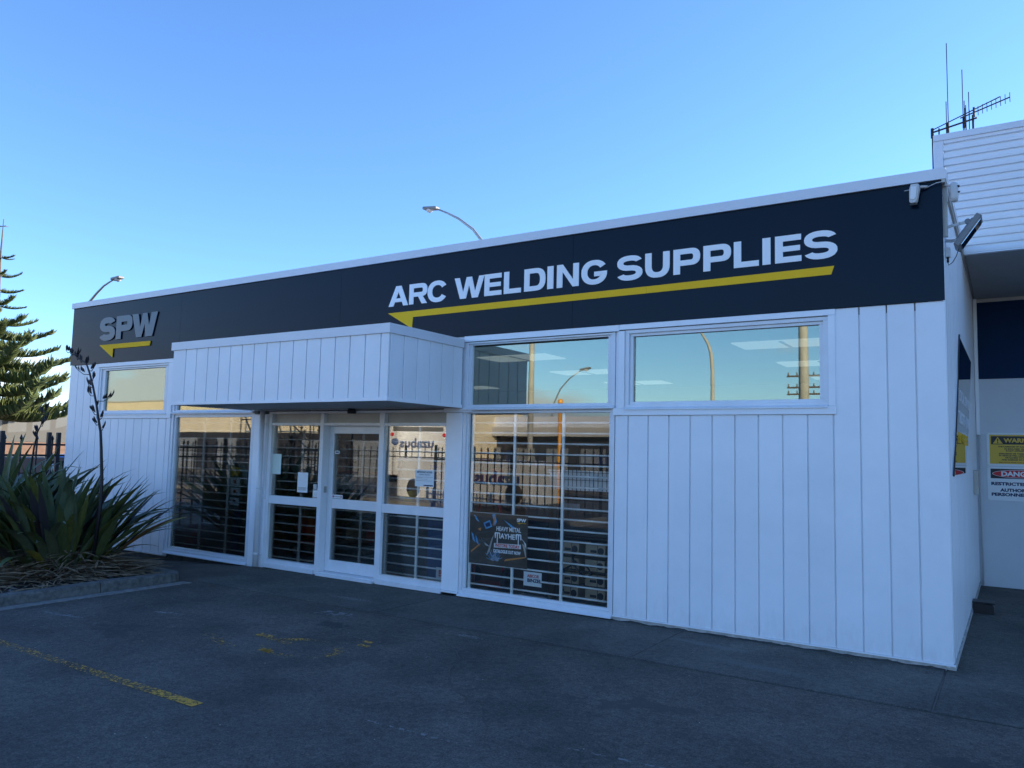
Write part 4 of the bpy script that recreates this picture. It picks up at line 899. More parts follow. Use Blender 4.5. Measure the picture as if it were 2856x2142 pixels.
# ------------------------------------------------------------------ flax plants
def leaf_mesh(seed, mt):
    rg = random.Random(seed); ln = 1.0; n = 10; w_ = rg.uniform(.050, .068); mb = MB()
    lean = rg.uniform(.02, .42) if seed % 3 else rg.uniform(.5, .85); tw = rg.uniform(-.5, .5); droop = rg.random() < .14
    pts = []; p = Vector((0, 0, 0)); ang = R_(90)-lean*.35
    for i in range(n+1):
        t = i/n; pts.append(p.copy()); a = ang-lean*t*t*1.5
        if droop and t > .72: a -= (t-.72)*4.2
        p = p+Vector((math.cos(a), 0, math.sin(a)))*(ln/n)
    for i, q in enumerate(pts):
        t = i/n; ww = w_*(.55+.9*math.sin(min(1, t*1.35)*math.pi*.5))*(1 if t < .55 else max(.0, 1-((t-.55)/.45)**1.6)*1.0+.02)
        d = (pts[min(i+1, n)]-pts[max(i-1, 0)]).normalized(); sdv = Vector((math.sin(tw*t), math.cos(tw*t), 0)); up = d.cross(sdv).normalized()
        fold = .55*(1-t*.6)
        mb.v += [tuple(q-sdv*ww*.5+up*ww*.5*fold), tuple(q), tuple(q+sdv*ww*.5+up*ww*.5*fold)]
    for i in range(n):
        a = i*3; mb.f += [(a, a+1, a+4, a+3), (a+1, a+2, a+5, a+4)]; mb.sm.add(len(mb.f)-1); mb.sm.add(len(mb.f)-2)
    me = bpy.data.meshes.new('leaf'); me.from_pydata(mb.v, [], mb.f); me.materials.append(M[mt])
    for p_ in me.polygons: p_.use_smooth = True
    return me
lmats = ['leaf_a', 'leaf_a', 'leaf_b', 'leaf_a', 'leaf_b', 'leaf_c', 'leaf_f', 'leaf_b', 'leaf_a', 'leaf_c']
LM = [leaf_mesh(i, lmats[i % 10]) for i in range(30)]
LY = [leaf_mesh(40+i, ('leaf_d', 'leaf_e', 'leaf_c')[i % 3]) for i in range(6)]
def flax(label, x, y, n, R, hmin, hmax, spread, seed):
    rg = random.Random(seed); t = thing('flax_plant', label, 'plant', (x, y, 0), 'flax plants in the kerbed bed')
    for i in range(n):
        fan = rg.random(); az = rg.uniform(0, 2*math.pi); rr_ = R*math.sqrt(fan)
        tilt = spread*(rr_/R)**1.1*rg.uniform(.55, 1.15)
        old = tilt > spread*.72 and rg.random() < .38
        me = rg.choice(LY) if old else rg.choice(LM)
        s = rg.uniform(hmin, hmax)*(1-.18*rr_/R); 
        az2 = az+rg.uniform(-.5, .5)
        o = link(me, 'leaf', t, (rr_*math.cos(az), rr_*math.sin(az), -.03))
        o.rotation_euler = (0, tilt, az2); wsc = rg.uniform(1.0, 1.6)*1.05
        o.scale = (wsc*s*.0+s, wsc, s)
    return t
f1 = flax('big spiky flax with yellowing leaves nearest the shop wall', -7.38, -2.0, 185, .62, 1.25, 1.70, .80, 11)
f2 = flax('upright blue green flax at the left edge of the bed', -8.6, -2.3, 130, .62, 1.55, 2.05, .7, 12)
f3 = flax('low flax clump at the front left of the bed', -8.0, -3.15, 60, .45, .8, 1.2, 1.15, 13)
def stalk(par, pts, r0, clusters, seed):
    rg = random.Random(seed); px_, py_ = par.location.x, par.location.y
    P = [Vector((x-px_, y-py_, z)) for x, y, z in pts]
    MB().tube(P, [r0*(1-.75*i/(len(P)-1)) for i in range(len(P))], 6).build('flower_stalk', 'pod', par)
    for (i, f, side, ln, npod) in clusters:
        mb = MB()
        b = P[i].lerp(P[min(i+1, len(P)-1)], f); a = rg.uniform(-.6, .6)
        tip = b+Vector((side*ln, a*ln, ln*.35)); mid = b.lerp(tip, .5)+Vector((0, 0, -.03))
        mb.tube([b, mid, tip], [.007, .005, .004], 4)
        for k in range(npod):
            q = b.lerp(tip, .45+.55*k/max(1, npod-1)); h = rg.uniform(.05, .085); dx = side*rg.uniform(.1, .6)+rg.uniform(-.3, .3); dy = rg.uniform(-.5, .5)
            mb.tube([q, q+Vector((dx*h*.3, dy*h*.3, h*.35)), q+Vector((dx*h*.8, dy*h*.6, h*.75)), q+Vector((dx*h*.9, dy*h*.6, h*1.15))], [.003, .010, .009, .001], 5)
        o = mb.build('seed_pods', 'pod', par); o['kind'] = 'stuff'
stalk(f1, [(-6.60, -1.9, .2), (-6.52, -1.9, .8), (-6.523, -1.9, 1.155), (-6.565, -1.9, 1.413), (-6.593, -1.9, 1.586), (-6.635, -1.9, 1.795), (-6.703, -1.9, 1.953), (-6.776, -1.9, 2.148), (-6.887, -1.9, 2.382), (-6.996, -1.9, 2.572), (-7.094, -1.9, 2.707), (-7.266, -1.9, 2.774), (-7.413, -1.9, 2.84), (-7.532, -1.9, 2.891)], .024,
      [(5, .2, 1, .07, 3), (5, .6, -1, .08, 4), (6, .1, 1, .05, 4), (6, .3, -1, .20, 6), (6, .8, -1, .10, 6), (7, .2, 1, .18, 8), (7, .5, -1, .18, 7), (8, .0, -1, .16, 5), (8, .4, 1, .14, 6), (8, .9, -1, .2, 5), (9, .3, 1, .10, 6), (9, .8, -1, .14, 5), (10, .2, 1, .05, 6), (10, .6, -1, .07, 4), (11, .2, -1, .06, 5), (11, .8, 1, .05, 4), (12, .3, -1, .06, 6), (12, .8, -1, .04, 5), (13, 0, -1, .06, 4)], 5)
stalk(f2, [(-7.95, -2.2, .3), (-7.75, -2.2, 1.2), (-7.69, -2.2, 1.571), (-7.651, -2.2, 1.687), (-7.629, -2.2, 1.774), (-7.561, -2.2, 1.85), (-7.508, -2.2, 1.948), (-7.49, -2.2, 2.06)], .016,
      [(3, .0, -1, .08, 6), (3, .8, -1, .08, 7), (5, .0, 1, .14, 6), (5, .9, 1, .06, 3), (6, .6, -1, .08, 5), (6, .9, 1, .10, 6)], 6)
# straw leaf litter and stones
rg = random.Random(3); mb = MB()
for i in range(2600):
    cxl, cyl, sp_ = rg.choice(((-7.0, -2.1, 1.0), (-7.6, -2.6, 1.2), (-8.5, -2.6, 1.1), (-6.6, -2.2, .8), (-7.2, -3.4, 1.2)))
    x = min(-5.75, rg.gauss(cxl, sp_*.62)); y = min(-1.62, rg.gauss(cyl, sp_*.5)); d0 = math.hypot(x-cxl, y-cyl)
    z = .02+rg.random()**1.8*.34*max(0, 1-d0/1.15)
    az = math.atan2(y-cyl, x-cxl)+rg.gauss(0, .55); ln = rg.uniform(.18, .62); dz = rg.uniform(-.28, .12) if z > .12 else rg.uniform(-.02, .10)
    w_ = rg.uniform(.006, .016); a = Vector((x, y, z)); d = Vector((math.cos(az), math.sin(az), dz)); s = Vector((-math.sin(az), math.cos(az), rg.uniform(-.5, .5)))*w_
    k = len(mb.v); c = a+d*ln*.5+Vector((0, 0, .04*ln)); e = a+d*ln; e.z = max(.012, e.z); c.z = max(.018, c.z)
    if e.x > -5.50: continue
    mb.v += [tuple(a-s), tuple(a+s), tuple(c+s), tuple(c-s), tuple(e+s*.3), tuple(e-s*.3)]; mb.f += [(k, k+1, k+2, k+3), (k+3, k+2, k+4, k+5)]
tag(mb.build('leaf_litter', 'litter'), 'dry straw coloured dead flax leaves on the bed', 'leaf litter', kind='stuff')
mb = MB()
for i in range(420):
    x = rg.uniform(-9.5, -5.62); y = rg.uniform(-4.6, -1.6); r = rg.uniform(.012, .035); z = .01+r*.3
    k = len(mb.v); mb.v += [(x+r*rg.uniform(.7, 1.3), y, z), (x-r*rg.uniform(.7, 1.3), y, z), (x, y+r*rg.uniform(.7, 1.3), z), (x, y-r*rg.uniform(.7, 1.3), z), (x, y, z+r*.8), (x, y, z-r)]
    mb.f += [(k, k+2, k+4), (k+2, k+1, k+4), (k+1, k+3, k+4), (k+3, k, k+4)]
tag(mb.build('gravel', 'stone'), 'loose grey stones along the kerb', 'stones', kind='stuff')

# ------------------------------------------------------------------ posters and notices on the glass
PO = thing('poster', 'dark poster with blue sparks and white lettering low in the tall window', 'poster', (-2.06, .0555, .345))
box('sheet', mat('poster print', (.075, .052, .034), .35, var=.8, vscale=5, dark=(.008, .016, .014)), 0, .81, -.001, .002, 0, .59, PO)
def ps(name, pts, m, dy=0): MB().prism(pts, -.0035-dy, -.0020-dy).build(name, m, PO)
ps('helmet_highlight', [(.20, .475), (.29, .515), (.325, .44), (.235, .405)], 'cyan'); ps('helmet_visor', [(.225, .468), (.285, .492), (.303, .45), (.245, .427)], 'ink', .0016)
ps('spark', [(.32, .58), (.36, .59), (.39, .50), (.36, .45), (.345, .50)], 'cyan'); ps('spark', [(.48, .53), (.54, .50), (.68, .43), (.60, .44)], 'cyan'); ps('spark', [(.66, .40), (.79, .28), (.80, .22), (.76, .30)], 'letter')
ps('spark', [(.03, .36), (.06, .33), (.09, .24), (.05, .27)], 'cyan'); ps('spark', [(.09, .33), (.11, .30), (.15, .20), (.10, .25)], 'cyan'); ps('spark', [(.06, .56), (.09, .55), (.14, .48), (.10, .50)], 'cyan')
ps('spark', [(.17, .30), (.20, .26), (.29, .21), (.24, .22)], 'letter'); ps('slash', [(.25, .10), (.30, .16), (.35, .35), (.32, .30)], 'beige'); M['pflame'] = mat('poster orange', (.75, .30, .05), .5)
for q in ([(.50, .06), (.78, .12), (.79, .135), (.52, .085)], [(.33, .46), (.36, .58), (.375, .58), (.35, .45)], [(.03, .12), (.16, .22), (.155, .235), (.03, .14)], [(.12, .40), (.17, .42), (.16, .38)]): ps('streak', q, 'pflame', .0002)
ps('slash', [(.74, .28), (.78, .26), (.80, .12), (.785, .14)], 'beige')
for i in range(26):
    a = R_(15+150*i/25); l = rnd.uniform(.05, .17); c, s = math.cos(a), math.sin(a)
    ps('spark', [(.37+c*.012, .045+s*.012), (.37+c*l-s*.003, .045+s*l+c*.003), (.37+c*l+s*.003, .045+s*l-c*.003)], 'cyan' if i % 3 else 'letter', .0004*(i % 3))
text('lettering', 'HEAVY METAL', .070, (.385, -.006, .400), 'letter', PO, fit=.335, off=.0016); text('lettering', 'AYHE', .082, (.445, -.006, .315), 'letter', PO, fit=.20, off=.002)
for x in (.362, .65):
    ps('letter', [(x, .366), (x+.006, .380), (x+.070, .380), (x+.078, .368), (x+.078, .315), (x+.066, .315), (x+.066, .367), (x+.047, .367), (x+.045, .262), (x+.033, .255), (x+.033, .367), (x+.020, .367), (x+.016, .315), (x+.006, .315)], 'letter', .002)
ps('red_box', [(.355, .205), (.725, .215), (.725, .265), (.355, .255)], 'letter'); text('lettering', 'INSTORE TODAY', .050, (.375, -.006, .218), 'red', PO, fit=.33, off=.0012)
text('lettering', 'CATALOGUE OUT NOW', .050, (.35, -.006, .150), 'letter', PO, fit=.375, off=.0022)
text('lettering', 'SPW', .050, (.665, -.006, .520), 'letter', PO, fit=.125, off=.0025); ps('arrow', [(.665, .508), (.70, .488), (.702, .500), (.785, .502), (.787, .508)], 'yellow')
AB = thing('card_sign', 'small white card with red and dark lettering low in the tall window', 'sign', (-1.292, .0555, .165))
box('card', 'paper', 0, .235, -.001, .002, 0, .155, AB); text('lettering', 'ABICOR', .048, (.05, -.003, .095), 'red', AB, fit=.155, off=.001); text('lettering', 'BINZEL', .052, (.05, -.003, .045), 'ink', AB, fit=.185, off=.002)
def note(label, x0, x1, z0, z1, m='paper', y=.026, curl=0):
    t = thing('paper_notice', label, 'notice', (x0, y, z0)); mb = MB(); n = 6; w_, h = x1-x0, z1-z0
    for i in range(n+1):
        for j in range(n+1): mb.v.append((w_*i/n, -curl*(i/n)**2*(1-j/n)*.5, h*j/n))
    for i in range(n):
        for j in range(n): a = i*(n+1)+j; mb.f.append((a, a+n+1, a+n+2, a+1))
    o = mb.build('sheet', m, t); md = o.modifiers.new('solid', 'SOLIDIFY'); md.thickness = .0006; return t
note('blank pale green sheet at the left of the entrance glass', -5.56, -5.375, 1.262, 1.548, 'paper_green', .028, .004)
t = note('curling white notice beside the pale green sheet', -5.02, -4.815, 1.028, 1.303, 'paper', .028, .004)
for i in range(4): box('print_line', 'lamp_grey', .02, .18, -.006, -.005, .03+i*.012, .034+i*.012, t)
t = note('small notice with black and white chequered ends by the door post', -4.705, -4.602, .960, 1.085, 'paper', .027)
for z in (.004, .106):
    for i in range(8):
        box('check', 'black', .004+i*.012, .016+i*.012, -.0012, -.0006, z+(i % 2)*.009, z+(i % 2)*.009+.009, t)
for i in range(3): box('print_line', 'lamp_grey', .02, .085, -.0012, -.0006, .035+i*.018, .038+i*.018, t)
t = note('small grey card above the chequered notice', -4.700, -4.635, 1.088, 1.150, 'grey_plastic', .027)
t = note('small white sticker with dark strip high on the door glass', -4.40, -4.315, 1.575, 1.615, 'paper', .1125)
box('strip', 'ink', .012, .073, -.0012, -.0006, .013, .030, t)
t = note('white and red double arrow sticker low on the door glass', -4.42, -4.225, .972, 1.022, 'paper', .1125)
MB().prism([(.005, .025), (.035, .045), (.035, .005)], -.0014, -.0007).build('arrow', 'red', t); MB().prism([(.19, .025), (.16, .045), (.16, .005)], -.0014, -.0007).build('arrow', 'red', t)
text('lettering', 'AUTOMATIC DOOR', .018, (.042, -.001, .018), 'ink', t, fit=.11)
t = note('IMPORTANT NOTICE cashless payment sheet on the right side light', -2.90, -2.60, 1.203, 1.408, 'paper', .027)
text('lettering', 'IMPORTANT NOTICE', .028, (.15, -.001, .168), 'ink', t, fit=.24, align='CENTER', off=.0008); text('lettering', 'Cashless Payment', .024, (.15, -.001, .140), 'ink', t, fit=.18, align='CENTER')
for z, l in ((.115, .26), (.108, .10), (.090, .18), (.070, .24)): box('print_line', 'lamp_grey', .02, .02+l, -.0012, -.0006, z, z+.003, t)
box('blue_strip', 'ink', .14, .285, -.0014, -.0006, .008, .022, t)

# ------------------------------------------------------------------ goods inside
def banner(label, x0, x1, z1, y, m, lines, tm, z0=0.0):
    t = thing('banner', label, 'banner', (x0, y, z0)); box('sheet', m, 0, x1-x0, 0, .004, 0, z1-z0, t)
    box('foot', 'grey_metal', -.02, x1-x0+.02, -.08, .08, -.01, .03, t)
    for s, size, z, wd in lines: text('lettering', s, size, (.06, -.002, z-z0), tm, t, fit=wd)
    return t
b1 = banner('dark blue pull up banner with white text right of the door', -3.05, -2.35, 1.46, .5, 'blueban', [('SPW', .09, 1.32, .3), ('Premium', .085, 1.12, .42), ('exclusive', .085, 1.02, .44), ('Bringing new', .06, .86, .45), ('Smart, reliable and', .035, .79, .42), ('with efficient pure', .035, .74, .42), ('pipeSolution', .04, .66, .3), ('Connect for a', .05, .38+.05, .40), ('easy and secure', .035, .38, .4), ('analysing through', .035, .34, .4), ('either LAN or WiFi', .035, .30, .4), ('for Industry 4.0', .035, .26, .36)], 'grey_letter', z0=-.01)
MB().box(.16, .33, -.006, -.001, .02, .17).build('logo_card', 'paper', b1); text('lettering', 'B', .11, (.20, -.008, .06), 'red', b1, off=.003)
b2 = banner('black pull up banner with small bullet text in the tall window', -1.45, -1.13, 1.42, .32, 'sign_black', [(s, .03, 1.22-.055*i, .20) for i, s in enumerate(('ensures that', 'power of control', 'Rugged power', 'durable design and', 'qualified robust', 'balance and', 'all equipment', 'Reduced carbon', 'better handling', 'operator comfort', 'of welding work', 'is equipped with', 'and cables', 'Fast performance', 'on the market'))], 'grey_letter', z0=-.01)
# shelf of cartons
sh = thing('shelf_unit', 'dark shelving stacked behind the tall window', 'shelf', (-1.08, .42, -.01))
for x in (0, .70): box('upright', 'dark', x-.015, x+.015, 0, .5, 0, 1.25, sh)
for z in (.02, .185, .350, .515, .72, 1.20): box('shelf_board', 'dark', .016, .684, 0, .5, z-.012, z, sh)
cm = MB().box(0, .245, 0, .3, 0, .125).mesh('box', 'carton'); lb_ = MB().prism([(.04*math.cos(a), .04*math.sin(a)) for a in [i*math.pi/6 for i in range(12)]], -.001, 0).mesh('label_print', 'sign_black')
rows = ('bottom', 'second', 'third', 'top')
for j, z in enumerate((.0205, .1855, .3505, .5155)):
    for i in range(2):
        t = thing('carton', f'brown welding wire carton in the {rows[j]} row, {"left" if i == 0 else "right"} of the shelf behind the tall window', 'carton', (-1.05+i*.335+rnd.uniform(-.006, .006), .44+rnd.uniform(0, .02), z-.009), 'cartons on the window shelf')
        link(cm, 'box', t); link(lb_, 'label_print', t, (.19, -.001, .062)); box('label_text', 'sign_black', .06, .14, -.001, .0, .04, .07, t); box('tape', 'dark', .148, .156, -.001, .0, 0, .125, t)
mc = thing('machine_case', 'black welding machine case on top of the window shelf', 'welding machine', (-1.05, .45, .70)); box('case', 'black', 0, .62, 0, .4, .013, .42, mc, bevel=.01); box('front_panel', 'lamp_grey', .05, .25, -.004, 0, .30, .38, mc)
wg = thing('wire_grid_display', 'white board with black wire grid in the tall window', 'display', (-1.28, .5, 1.23))
box('board', 'paper', 0, .86, .01, .02, 0, .23, wg)
mb = MB()
for i in range(16): mb.tube([(.02+i*.055, 0, -.01), (.02+i*.055, 0, .24)], .003, 4)
for z in (.03, .12, .21): mb.tube([(0, .0, z), (.86, .0, z)], .003, 4)
mb.build('wires', 'black', wg)
ho = thing('hose', 'black coiled welding cable hanging before the cartons', 'cable', (-.95, .36, .1))
MB().tube([(0, 0, 0), (-.03, 0, .12), (.02, 0, .25), (.16, 0, .33), (.30, 0, .30), (.36, 0, .22), (.27, 0, .17), (.12, .02, .30), (.10, .02, .45)], .012, 8).build('cable', 'black', ho)
tl = thing('hand_trolley', 'red tubular hand trolley in the tall window left corner', 'trolley', (-2.05, .45, 0))
MB().tube([(-.22, 0, .05), (-.20, 0, .75), (-.14, 0, 1.02), (.14, 0, 1.02), (.20, 0, .75), (.22, 0, .05)], .018, 8).build('handle_frame', 'redpaint', tl)
MB().tube([(-.21, 0, .4), (.21, 0, .4)], .014, 8).build('cross_tube', 'redpaint', tl); box('toe_plate', 'redpaint', -.22, .22, -.05, .2, .02, .05, tl)
for x in (-.25, .25): MB().lathe([(.03, -.03), (.12, -.03), (.12, .03), (.03, .03)], (x, .05, .12), 16, 'x').build('wheel', 'tyre', tl)
# left window goods
for j in range(4):
    t = thing('carton', f'white printed carton {("lowest","second lowest","third lowest","topmost")[j]} in the stack at the far left window', 'carton', (-8.22, .30, .36+j*.21), 'white cartons in the left window')
    box('box', 'interior' if j % 2 else 'paper', 0, .30, 0, .3, 0, .205, t); box('print', 'ink', .10, .18, -.002, 0, .06, .10, t)
box_r = thing('red_cabinet', 'red metal cabinet low in the far left window', 'cabinet', (-8.22, .30, 0)); box('body', 'redpaint', 0, .32, 0, .3, .0, .355, box_r); box('handle', 'grey_metal', .12, .2, -.012, -.001, .25, .27, box_r)
cdm = MB().box(0, .23, 0, .003, 0, .12).mesh('card', 'paper')
cd = thing('card_strip', 'hanging strip of three white product cards in the left window', 'display', (-6.99, .42, .72))
for j in range(3):
    link(cdm, 'card', cd, (0, 0, j*.155)); MB().lathe([(.018, -.003), (.03, -.003), (.03, 0), (.018, 0)], (.11, 0, j*.155+.06), 12, 'y').build('product', 'red', cd)
gl_ = thing('work_gloves', 'yellow and navy work gloves hanging above the product cards', 'gloves', (-6.98, .40, 1.19))
MB().prism([(0, 0), (.05, -.02), (.10, .0), (.16, -.02), (.20, .02), (.21, .12), (0, .13)], 0, .02).build('palm', 'sign_yellow', gl_, bevel=.006); box('cuff', 'ink', .0, .21, 0, .02, .131, .26, gl_); box('tag', 'paper', .01, .06, -.003, -.001, .16, .26, gl_)
bb = thing('blister_packs', 'blue hanging packs low in the left window', 'packs', (-6.92, .42, .0))
for j in range(3): box('pack', 'blueban', .02*j, .17+.02*j, 0, .03, .05+j*.20, .23+j*.20, bb)
# entrance goods
pt = thing('workshop_compressor', 'red wheeled compressor behind the left side light', 'compressor', (-5.55, .75, 0))
MB().lathe([(.05, -.3), (.15, -.27), (.17, -.1), (.17, .1), (.15, .27), (.05, .3)], (.12, 0, .45), 16, 'x').build('tank', 'redpaint', pt)
MB().lathe([(.03, -.03), (.12, -.03), (.12, .03), (.03, .03)], (-.12, -.1, .12), 18, 'y').build('wheel', 'tyre', pt); MB().lathe([(.0, -.035), (.06, -.035), (.06, -.03), (0, -.03)], (-.12, -.1, .12), 12, 'y').build('hub', 'grey_metal', pt)
MB().tube([(-.12, 0, .6), (-.10, 0, .85), (.0, 0, .88)], .015, 8).build('handle', 'grey_plastic', pt); box('frame', 'redpaint', -.25, .4, -.12, .12, .22, .27, pt)
rk = thing('display_rack', 'rack with clear hanging bags on a red rail behind the door', 'rack', (-5.0, .95, 0))
box('rail', 'redpaint', -.3, 1.0, 0, .02, 1.28, 1.32, rk); box('back_board', 'dark', -.3, 1.0, .06, .09, 0, 1.5, rk)
for i in range(7): MB().lathe([(.02, -.11), (.075, -.09), (.085, .0), (.05, .10), (.01, .13)], (-.2+i*.18, .0, 1.14), 10).build('bag', 'paper' if i % 3 else 'grey_plastic', rk)
for z in (.3, .65, .95): box('shelf', 'dark', -.3, 1.0, -.15, .058, z, z+.02, rk)
for i in range(6): box('stock_box', ('redpaint', 'blueban', 'carton', 'grey_plastic')[i % 4], -.25+i*.2, -.1+i*.2, -.12, .05, .671 if i % 2 else .321, .80 if i % 2 else .48, rk)
hm = thing('tool_display', 'yellow and black power tools on a low shelf right of the door', 'display', (-3.95, .95, 0))
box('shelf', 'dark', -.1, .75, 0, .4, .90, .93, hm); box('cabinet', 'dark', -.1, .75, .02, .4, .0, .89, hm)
for i in range(3):
    MB().prism([(.02+i*.24, .931), (.20+i*.24, .931), (.20+i*.24, 1.02), (.14+i*.24, 1.12), (.05+i*.24, 1.03)], .05, .2).build('tool', 'sign_yellow' if i != 1 else 'black', hm, bevel=.01)
    MB().prism([(.10+i*.24, 1.06), (.22+i*.24, 1.10), (.20+i*.24, 1.16), (.12+i*.24, 1.15)], .04, .22).build('grip', 'black', hm, bevel=.01)
for i, (x, z0, z1, y, m_, lab) in enumerate(((-4.2, 0, 1.9, 3.2, 'dark', 'tall dark stock shelving deep inside behind the door'), (-7.0, 0, 2.0, 3.0, 'dark', 'tall dark stock shelving deep inside behind the left window'), (-1.2, 0, 1.8, 2.6, 'dark', 'tall dark stock shelving deep inside behind the tall window'))):
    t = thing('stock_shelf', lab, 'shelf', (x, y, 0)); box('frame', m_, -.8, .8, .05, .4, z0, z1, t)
    for j in range(5):
        for q in range(6):
            if rnd.random() < .8: box('stock_box', rnd.choice(('carton', 'blueban', 'redpaint', 'grey_plastic', 'interior')), -.76+q*.26, -.56+q*.26, .0, .049, .1+j*.35, .1+j*.35+rnd.uniform(.12, .25), t)

# ------------------------------------------------------------------ across the street (seen mirrored in the glass)
cb = thing('cream_warehouse', 'long sunlit cream warehouse across the road seen mirrored in the left windows', 'building', (-40, -26, 0))
box('wall', 'cream', -42, 16.0, -10, 0, -.2, 4.7, cb); box('dark_base', 'dark', -42, 15.9, .001, .05, -.2, 2.5, cb)
box('parapet_rail', 'pole', -42, 15.9, -.05, .0501, 4.71, 4.80, cb)
for i in range(14): box('doorway', 'lamp_grey', -40+i*4.2, -38+i*4.2, .051, .09, -.2, 2.1, cb)
sc_ = thing('scaffold', 'tube scaffold against the cream warehouse', 'scaffold', (-38, -24.5, 0))
mb = MB()
for i in range(7):
    mb.tube([(i*1.6, 0, 0), (i*1.6, 0, 4.6+.8*(i % 3))], .05, 5)
    for j in range(4): mb.tube([(max(0, i-1)*1.6, 0, .9+j*1.2), (i*1.6+.5, 0, .9+j*1.2)], .04, 5)
    if i: mb.tube([(i*1.6, 0, 1+(i % 3)), ((i-1)*1.6, 0, 3+(i % 2))], .04, 5)
mb.build('tubes', 'iron', sc_)
bus = thing('bus', 'white bus seen from behind with dark lettering, mirrored in the side light', 'bus', (-21.9, -22.8, -.06)); bus.rotation_euler = (0, 0, R_(140))
MB().prism([(-1.5, .4), (1.5, .4), (1.5, 2.7), (1.25, 3.05), (-1.25, 3.05), (-1.5, 2.7)], .0, 9).build('body', 'busbody', bus, bevel=.06)
box('rear_window', 'black', -1.25, 1.25, -.015, -.001, 2.62, 2.84, bus)
text('lettering', 'uzabus', .62, (.05, -.03, 1.85), 'ink', bus, fit=1.75, align='CENTER', off=.02); MB().lathe([(.12, -.03), (.17, -.03), (.17, -.02), (.12, -.02)], (1.15, 0, 2.1), 16, 'y').build('logo_ring', 'blueban', bus)
text('lettering', 'your bus to the city', .16, (0, -.03, 1.6), 'ink', bus, align='CENTER')
for y in (1.6, 7): 
    for x in (-1.35, 1.35): MB().lathe([(.2, -.13), (.48, -.13), (.48, .13), (.2, .13)], (x, y, .48), 16, 'x').build('wheel', 'tyre', bus)
for x in (-1.3, 1.3): MB().lathe([(.0, -.02), (.09, -.02), (.09, -.001), (0, -.001)], (x, 0, 2.45), 10, 'y').build('taillight', 'taillight', bus)
van = thing('bus', 'white bus side with large dark lettering, mirrored in the tall window', 'bus', (-11.6, -14.0, -.06)); van.rotation_euler = (0, 0, R_(180+4))
MB().prism([(-1.9, -.2), (4.2, -.2), (4.2, 1.42), (-1.7, 1.42), (-1.9, 1.2)], 0, 1.9).build('body', 'busbody', van, bevel=.05)
text('lettering', 'uzabus', .62, (-1.45, -.02, .62), 'ink', van, fit=1.9, off=.02); MB().lathe([(.14, -.02), (.20, -.02), (.20, -.012), (.14, -.012)], (.85, 0, .95), 16, 'y').build('logo_ring', 'blueban', van)
for x in (-1.2, 3.3): MB().lathe([(.15, -.02), (.34, -.02), (.34, .22), (.15, .22)], (x, 0, .33), 16, 'y').build('wheel', 'tyre', van)
bd = thing('depot_building', 'low dark depot with pale fascia, mirrored in the tall window', 'building', (-22, -33, -.5))
box('wall', 'dark', -9, 9, -8, 0, -.2, 3.1, bd); box('fascia', 'beige', -9.3, 9.3, -8, .6, 3.11, 3.65, bd); box('roof', 'cap', -9.2, 9.2, -8, .3, 3.66, 4.3, bd)
for i in range(7): box('window', 'lamp_grey', -8+i*2.4, -6.4+i*2.4, .001, .03, 1.1, 2.4, bd)
cp = thing('concrete_pole', 'tall concrete pole across the yard, mirrored left of centre in the tall window', 'pole', (-11.05, -15.9, -.06)); MB().tube([(0, 0, 0), (0, 0, 11)], [.11, .085], 12).build('shaft', 'pole', cp); box('base', 'pole', -.25, .25, -.25, .25, 0, .12, cp)
op = thing('orange_post', 'bright orange post standing in the yard, mirrored in the tall window', 'post', (-9.62, -15.5, -.06)); MB().tube([(0, 0, 0), (0, 0, 3.40)], .065, 12).build('shaft', 'orange', op); MB().lathe([(.075, 3.38), (.09, 3.42), (.085, 3.52), (.03, 3.55)], (0, 0, 0), 12).build('cap', 'orange', op)
street_lamp('street lamp across the road, small in the mirrored sky of the tall window', (-29.2, -48, -.06), [(-28.8, -48, 4.6), (-28.6, -48, 5.7), (-28.0, -48, 6.9), (-27.1, -48, 7.8), (-26.1, -48, 8.4)], .08, 'mirrored street lamps')
street_lamp('nearer curved street lamp mirrored in the middle of the wide window', (-7.28, -24.5, -.06), [(-7.30, -24.5, 5.3), (-7.36, -24.5, 6.0), (-7.50, -24.5, 6.45), (-7.84, -24.5, 7.0), (-8.4, -24.5, 7.7), (-9.3, -24.5, 8.4)], .07, 'mirrored street lamps', 'pole')
pp = thing('power_pole', 'pale tapering pole mirrored at the right of the wide window', 'power pole', (-2.93, -21.4, -.06))
MB().tube([(0, 0, 0), (0, 0, 12)], [.21, .12], 12).build('shaft', 'pole', pp)
p2 = thing('power_pole', 'wooden power pole with three crossarms far across the road', 'power pole', (-9.5, -52, -.06))
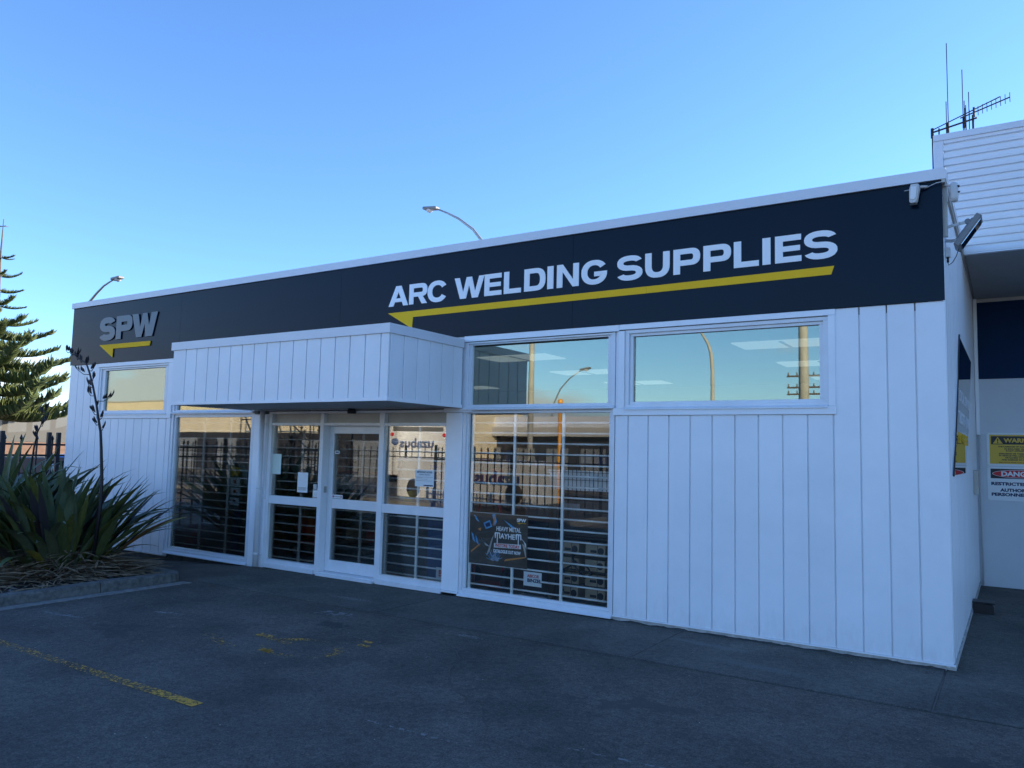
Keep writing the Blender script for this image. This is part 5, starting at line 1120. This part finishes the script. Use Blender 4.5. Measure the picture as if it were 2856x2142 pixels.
MB().tube([(0, 0, 0), (0, 0, 8.2)], [.16, .11], 10).build('shaft', 'bark', p2)
for z in (7.78, 6.95, 6.45):
    box('crossarm', 'bark', -1.3, 1.3, -.06, .06, z-.06, z+.06, p2)
    for x in (-1.2, -.6, .6, 1.2): MB().lathe([(.03, 0), (.06, .04), (.05, .2), (.0, .24)], (x, 0, z+.06), 8).build('insulator', 'lamp_grey', p2)

# a few dry leaves and crumbs blown against the wall foot and over the forecourt
rg = random.Random(21); mb = MB()
for i in range(230):
    if i < 120: x, y = rg.uniform(-5.4, 3.3), -.04-abs(rg.gauss(0, .12))
    else: x, y = rg.uniform(-5.2, 5.0), rg.uniform(-5.5, -.3)
    if x > 2.9 and y > -.1: y = rg.uniform(.2, 5)
    r = rg.uniform(.004, .014); a = rg.uniform(0, 6.28); z = GZ+.010; c, s_ = math.cos(a)*r, math.sin(a)*r; k = len(mb.v)
    mb.v += [(x-c*1.6, y-s_*1.6, z), (x+s_*.5, y-c*.5, z+r*.35), (x+c*1.6, y+s_*1.6, z), (x-s_*.5, y+c*.5, z+r*.15)]; mb.f.append((k, k+1, k+2, k+3))
tag(mb.build('fallen_leaves', 'litter'), 'small dry leaves scattered on the forecourt and wall foot', 'leaf litter', kind='stuff')

# hairline cracks in the asphalt
for (x, y, a, ln) in ((-.9, -1.9, -.5, 2.6), (1.3, -1.5, -1.1, 1.9), (-4.6, -2.1, -.25, 1.9), (2.6, -1.45, -1.9, 1.5)):
    mb = MB(); n = 46; px_, py_ = x, y
    for i in range(n+1):
        w_ = .0035*(1-i/n)+.001; nx_, ny_ = -math.sin(a), math.cos(a)
        mb.v += [(px_-nx_*w_, py_-ny_*w_, gz(px_)+.0015), (px_+nx_*w_, py_+ny_*w_, gz(px_)+.0015)]
        a += rg.gauss(0, .16); a *= 1; px_ += math.cos(a)*ln/n; py_ += math.sin(a)*ln/n
        if i: k = 2*i; mb.f.append((k-2, k, k+1, k-1))
    tag(mb.build('crack', 'black'), 'thin jagged crack in the asphalt', kind='structure')
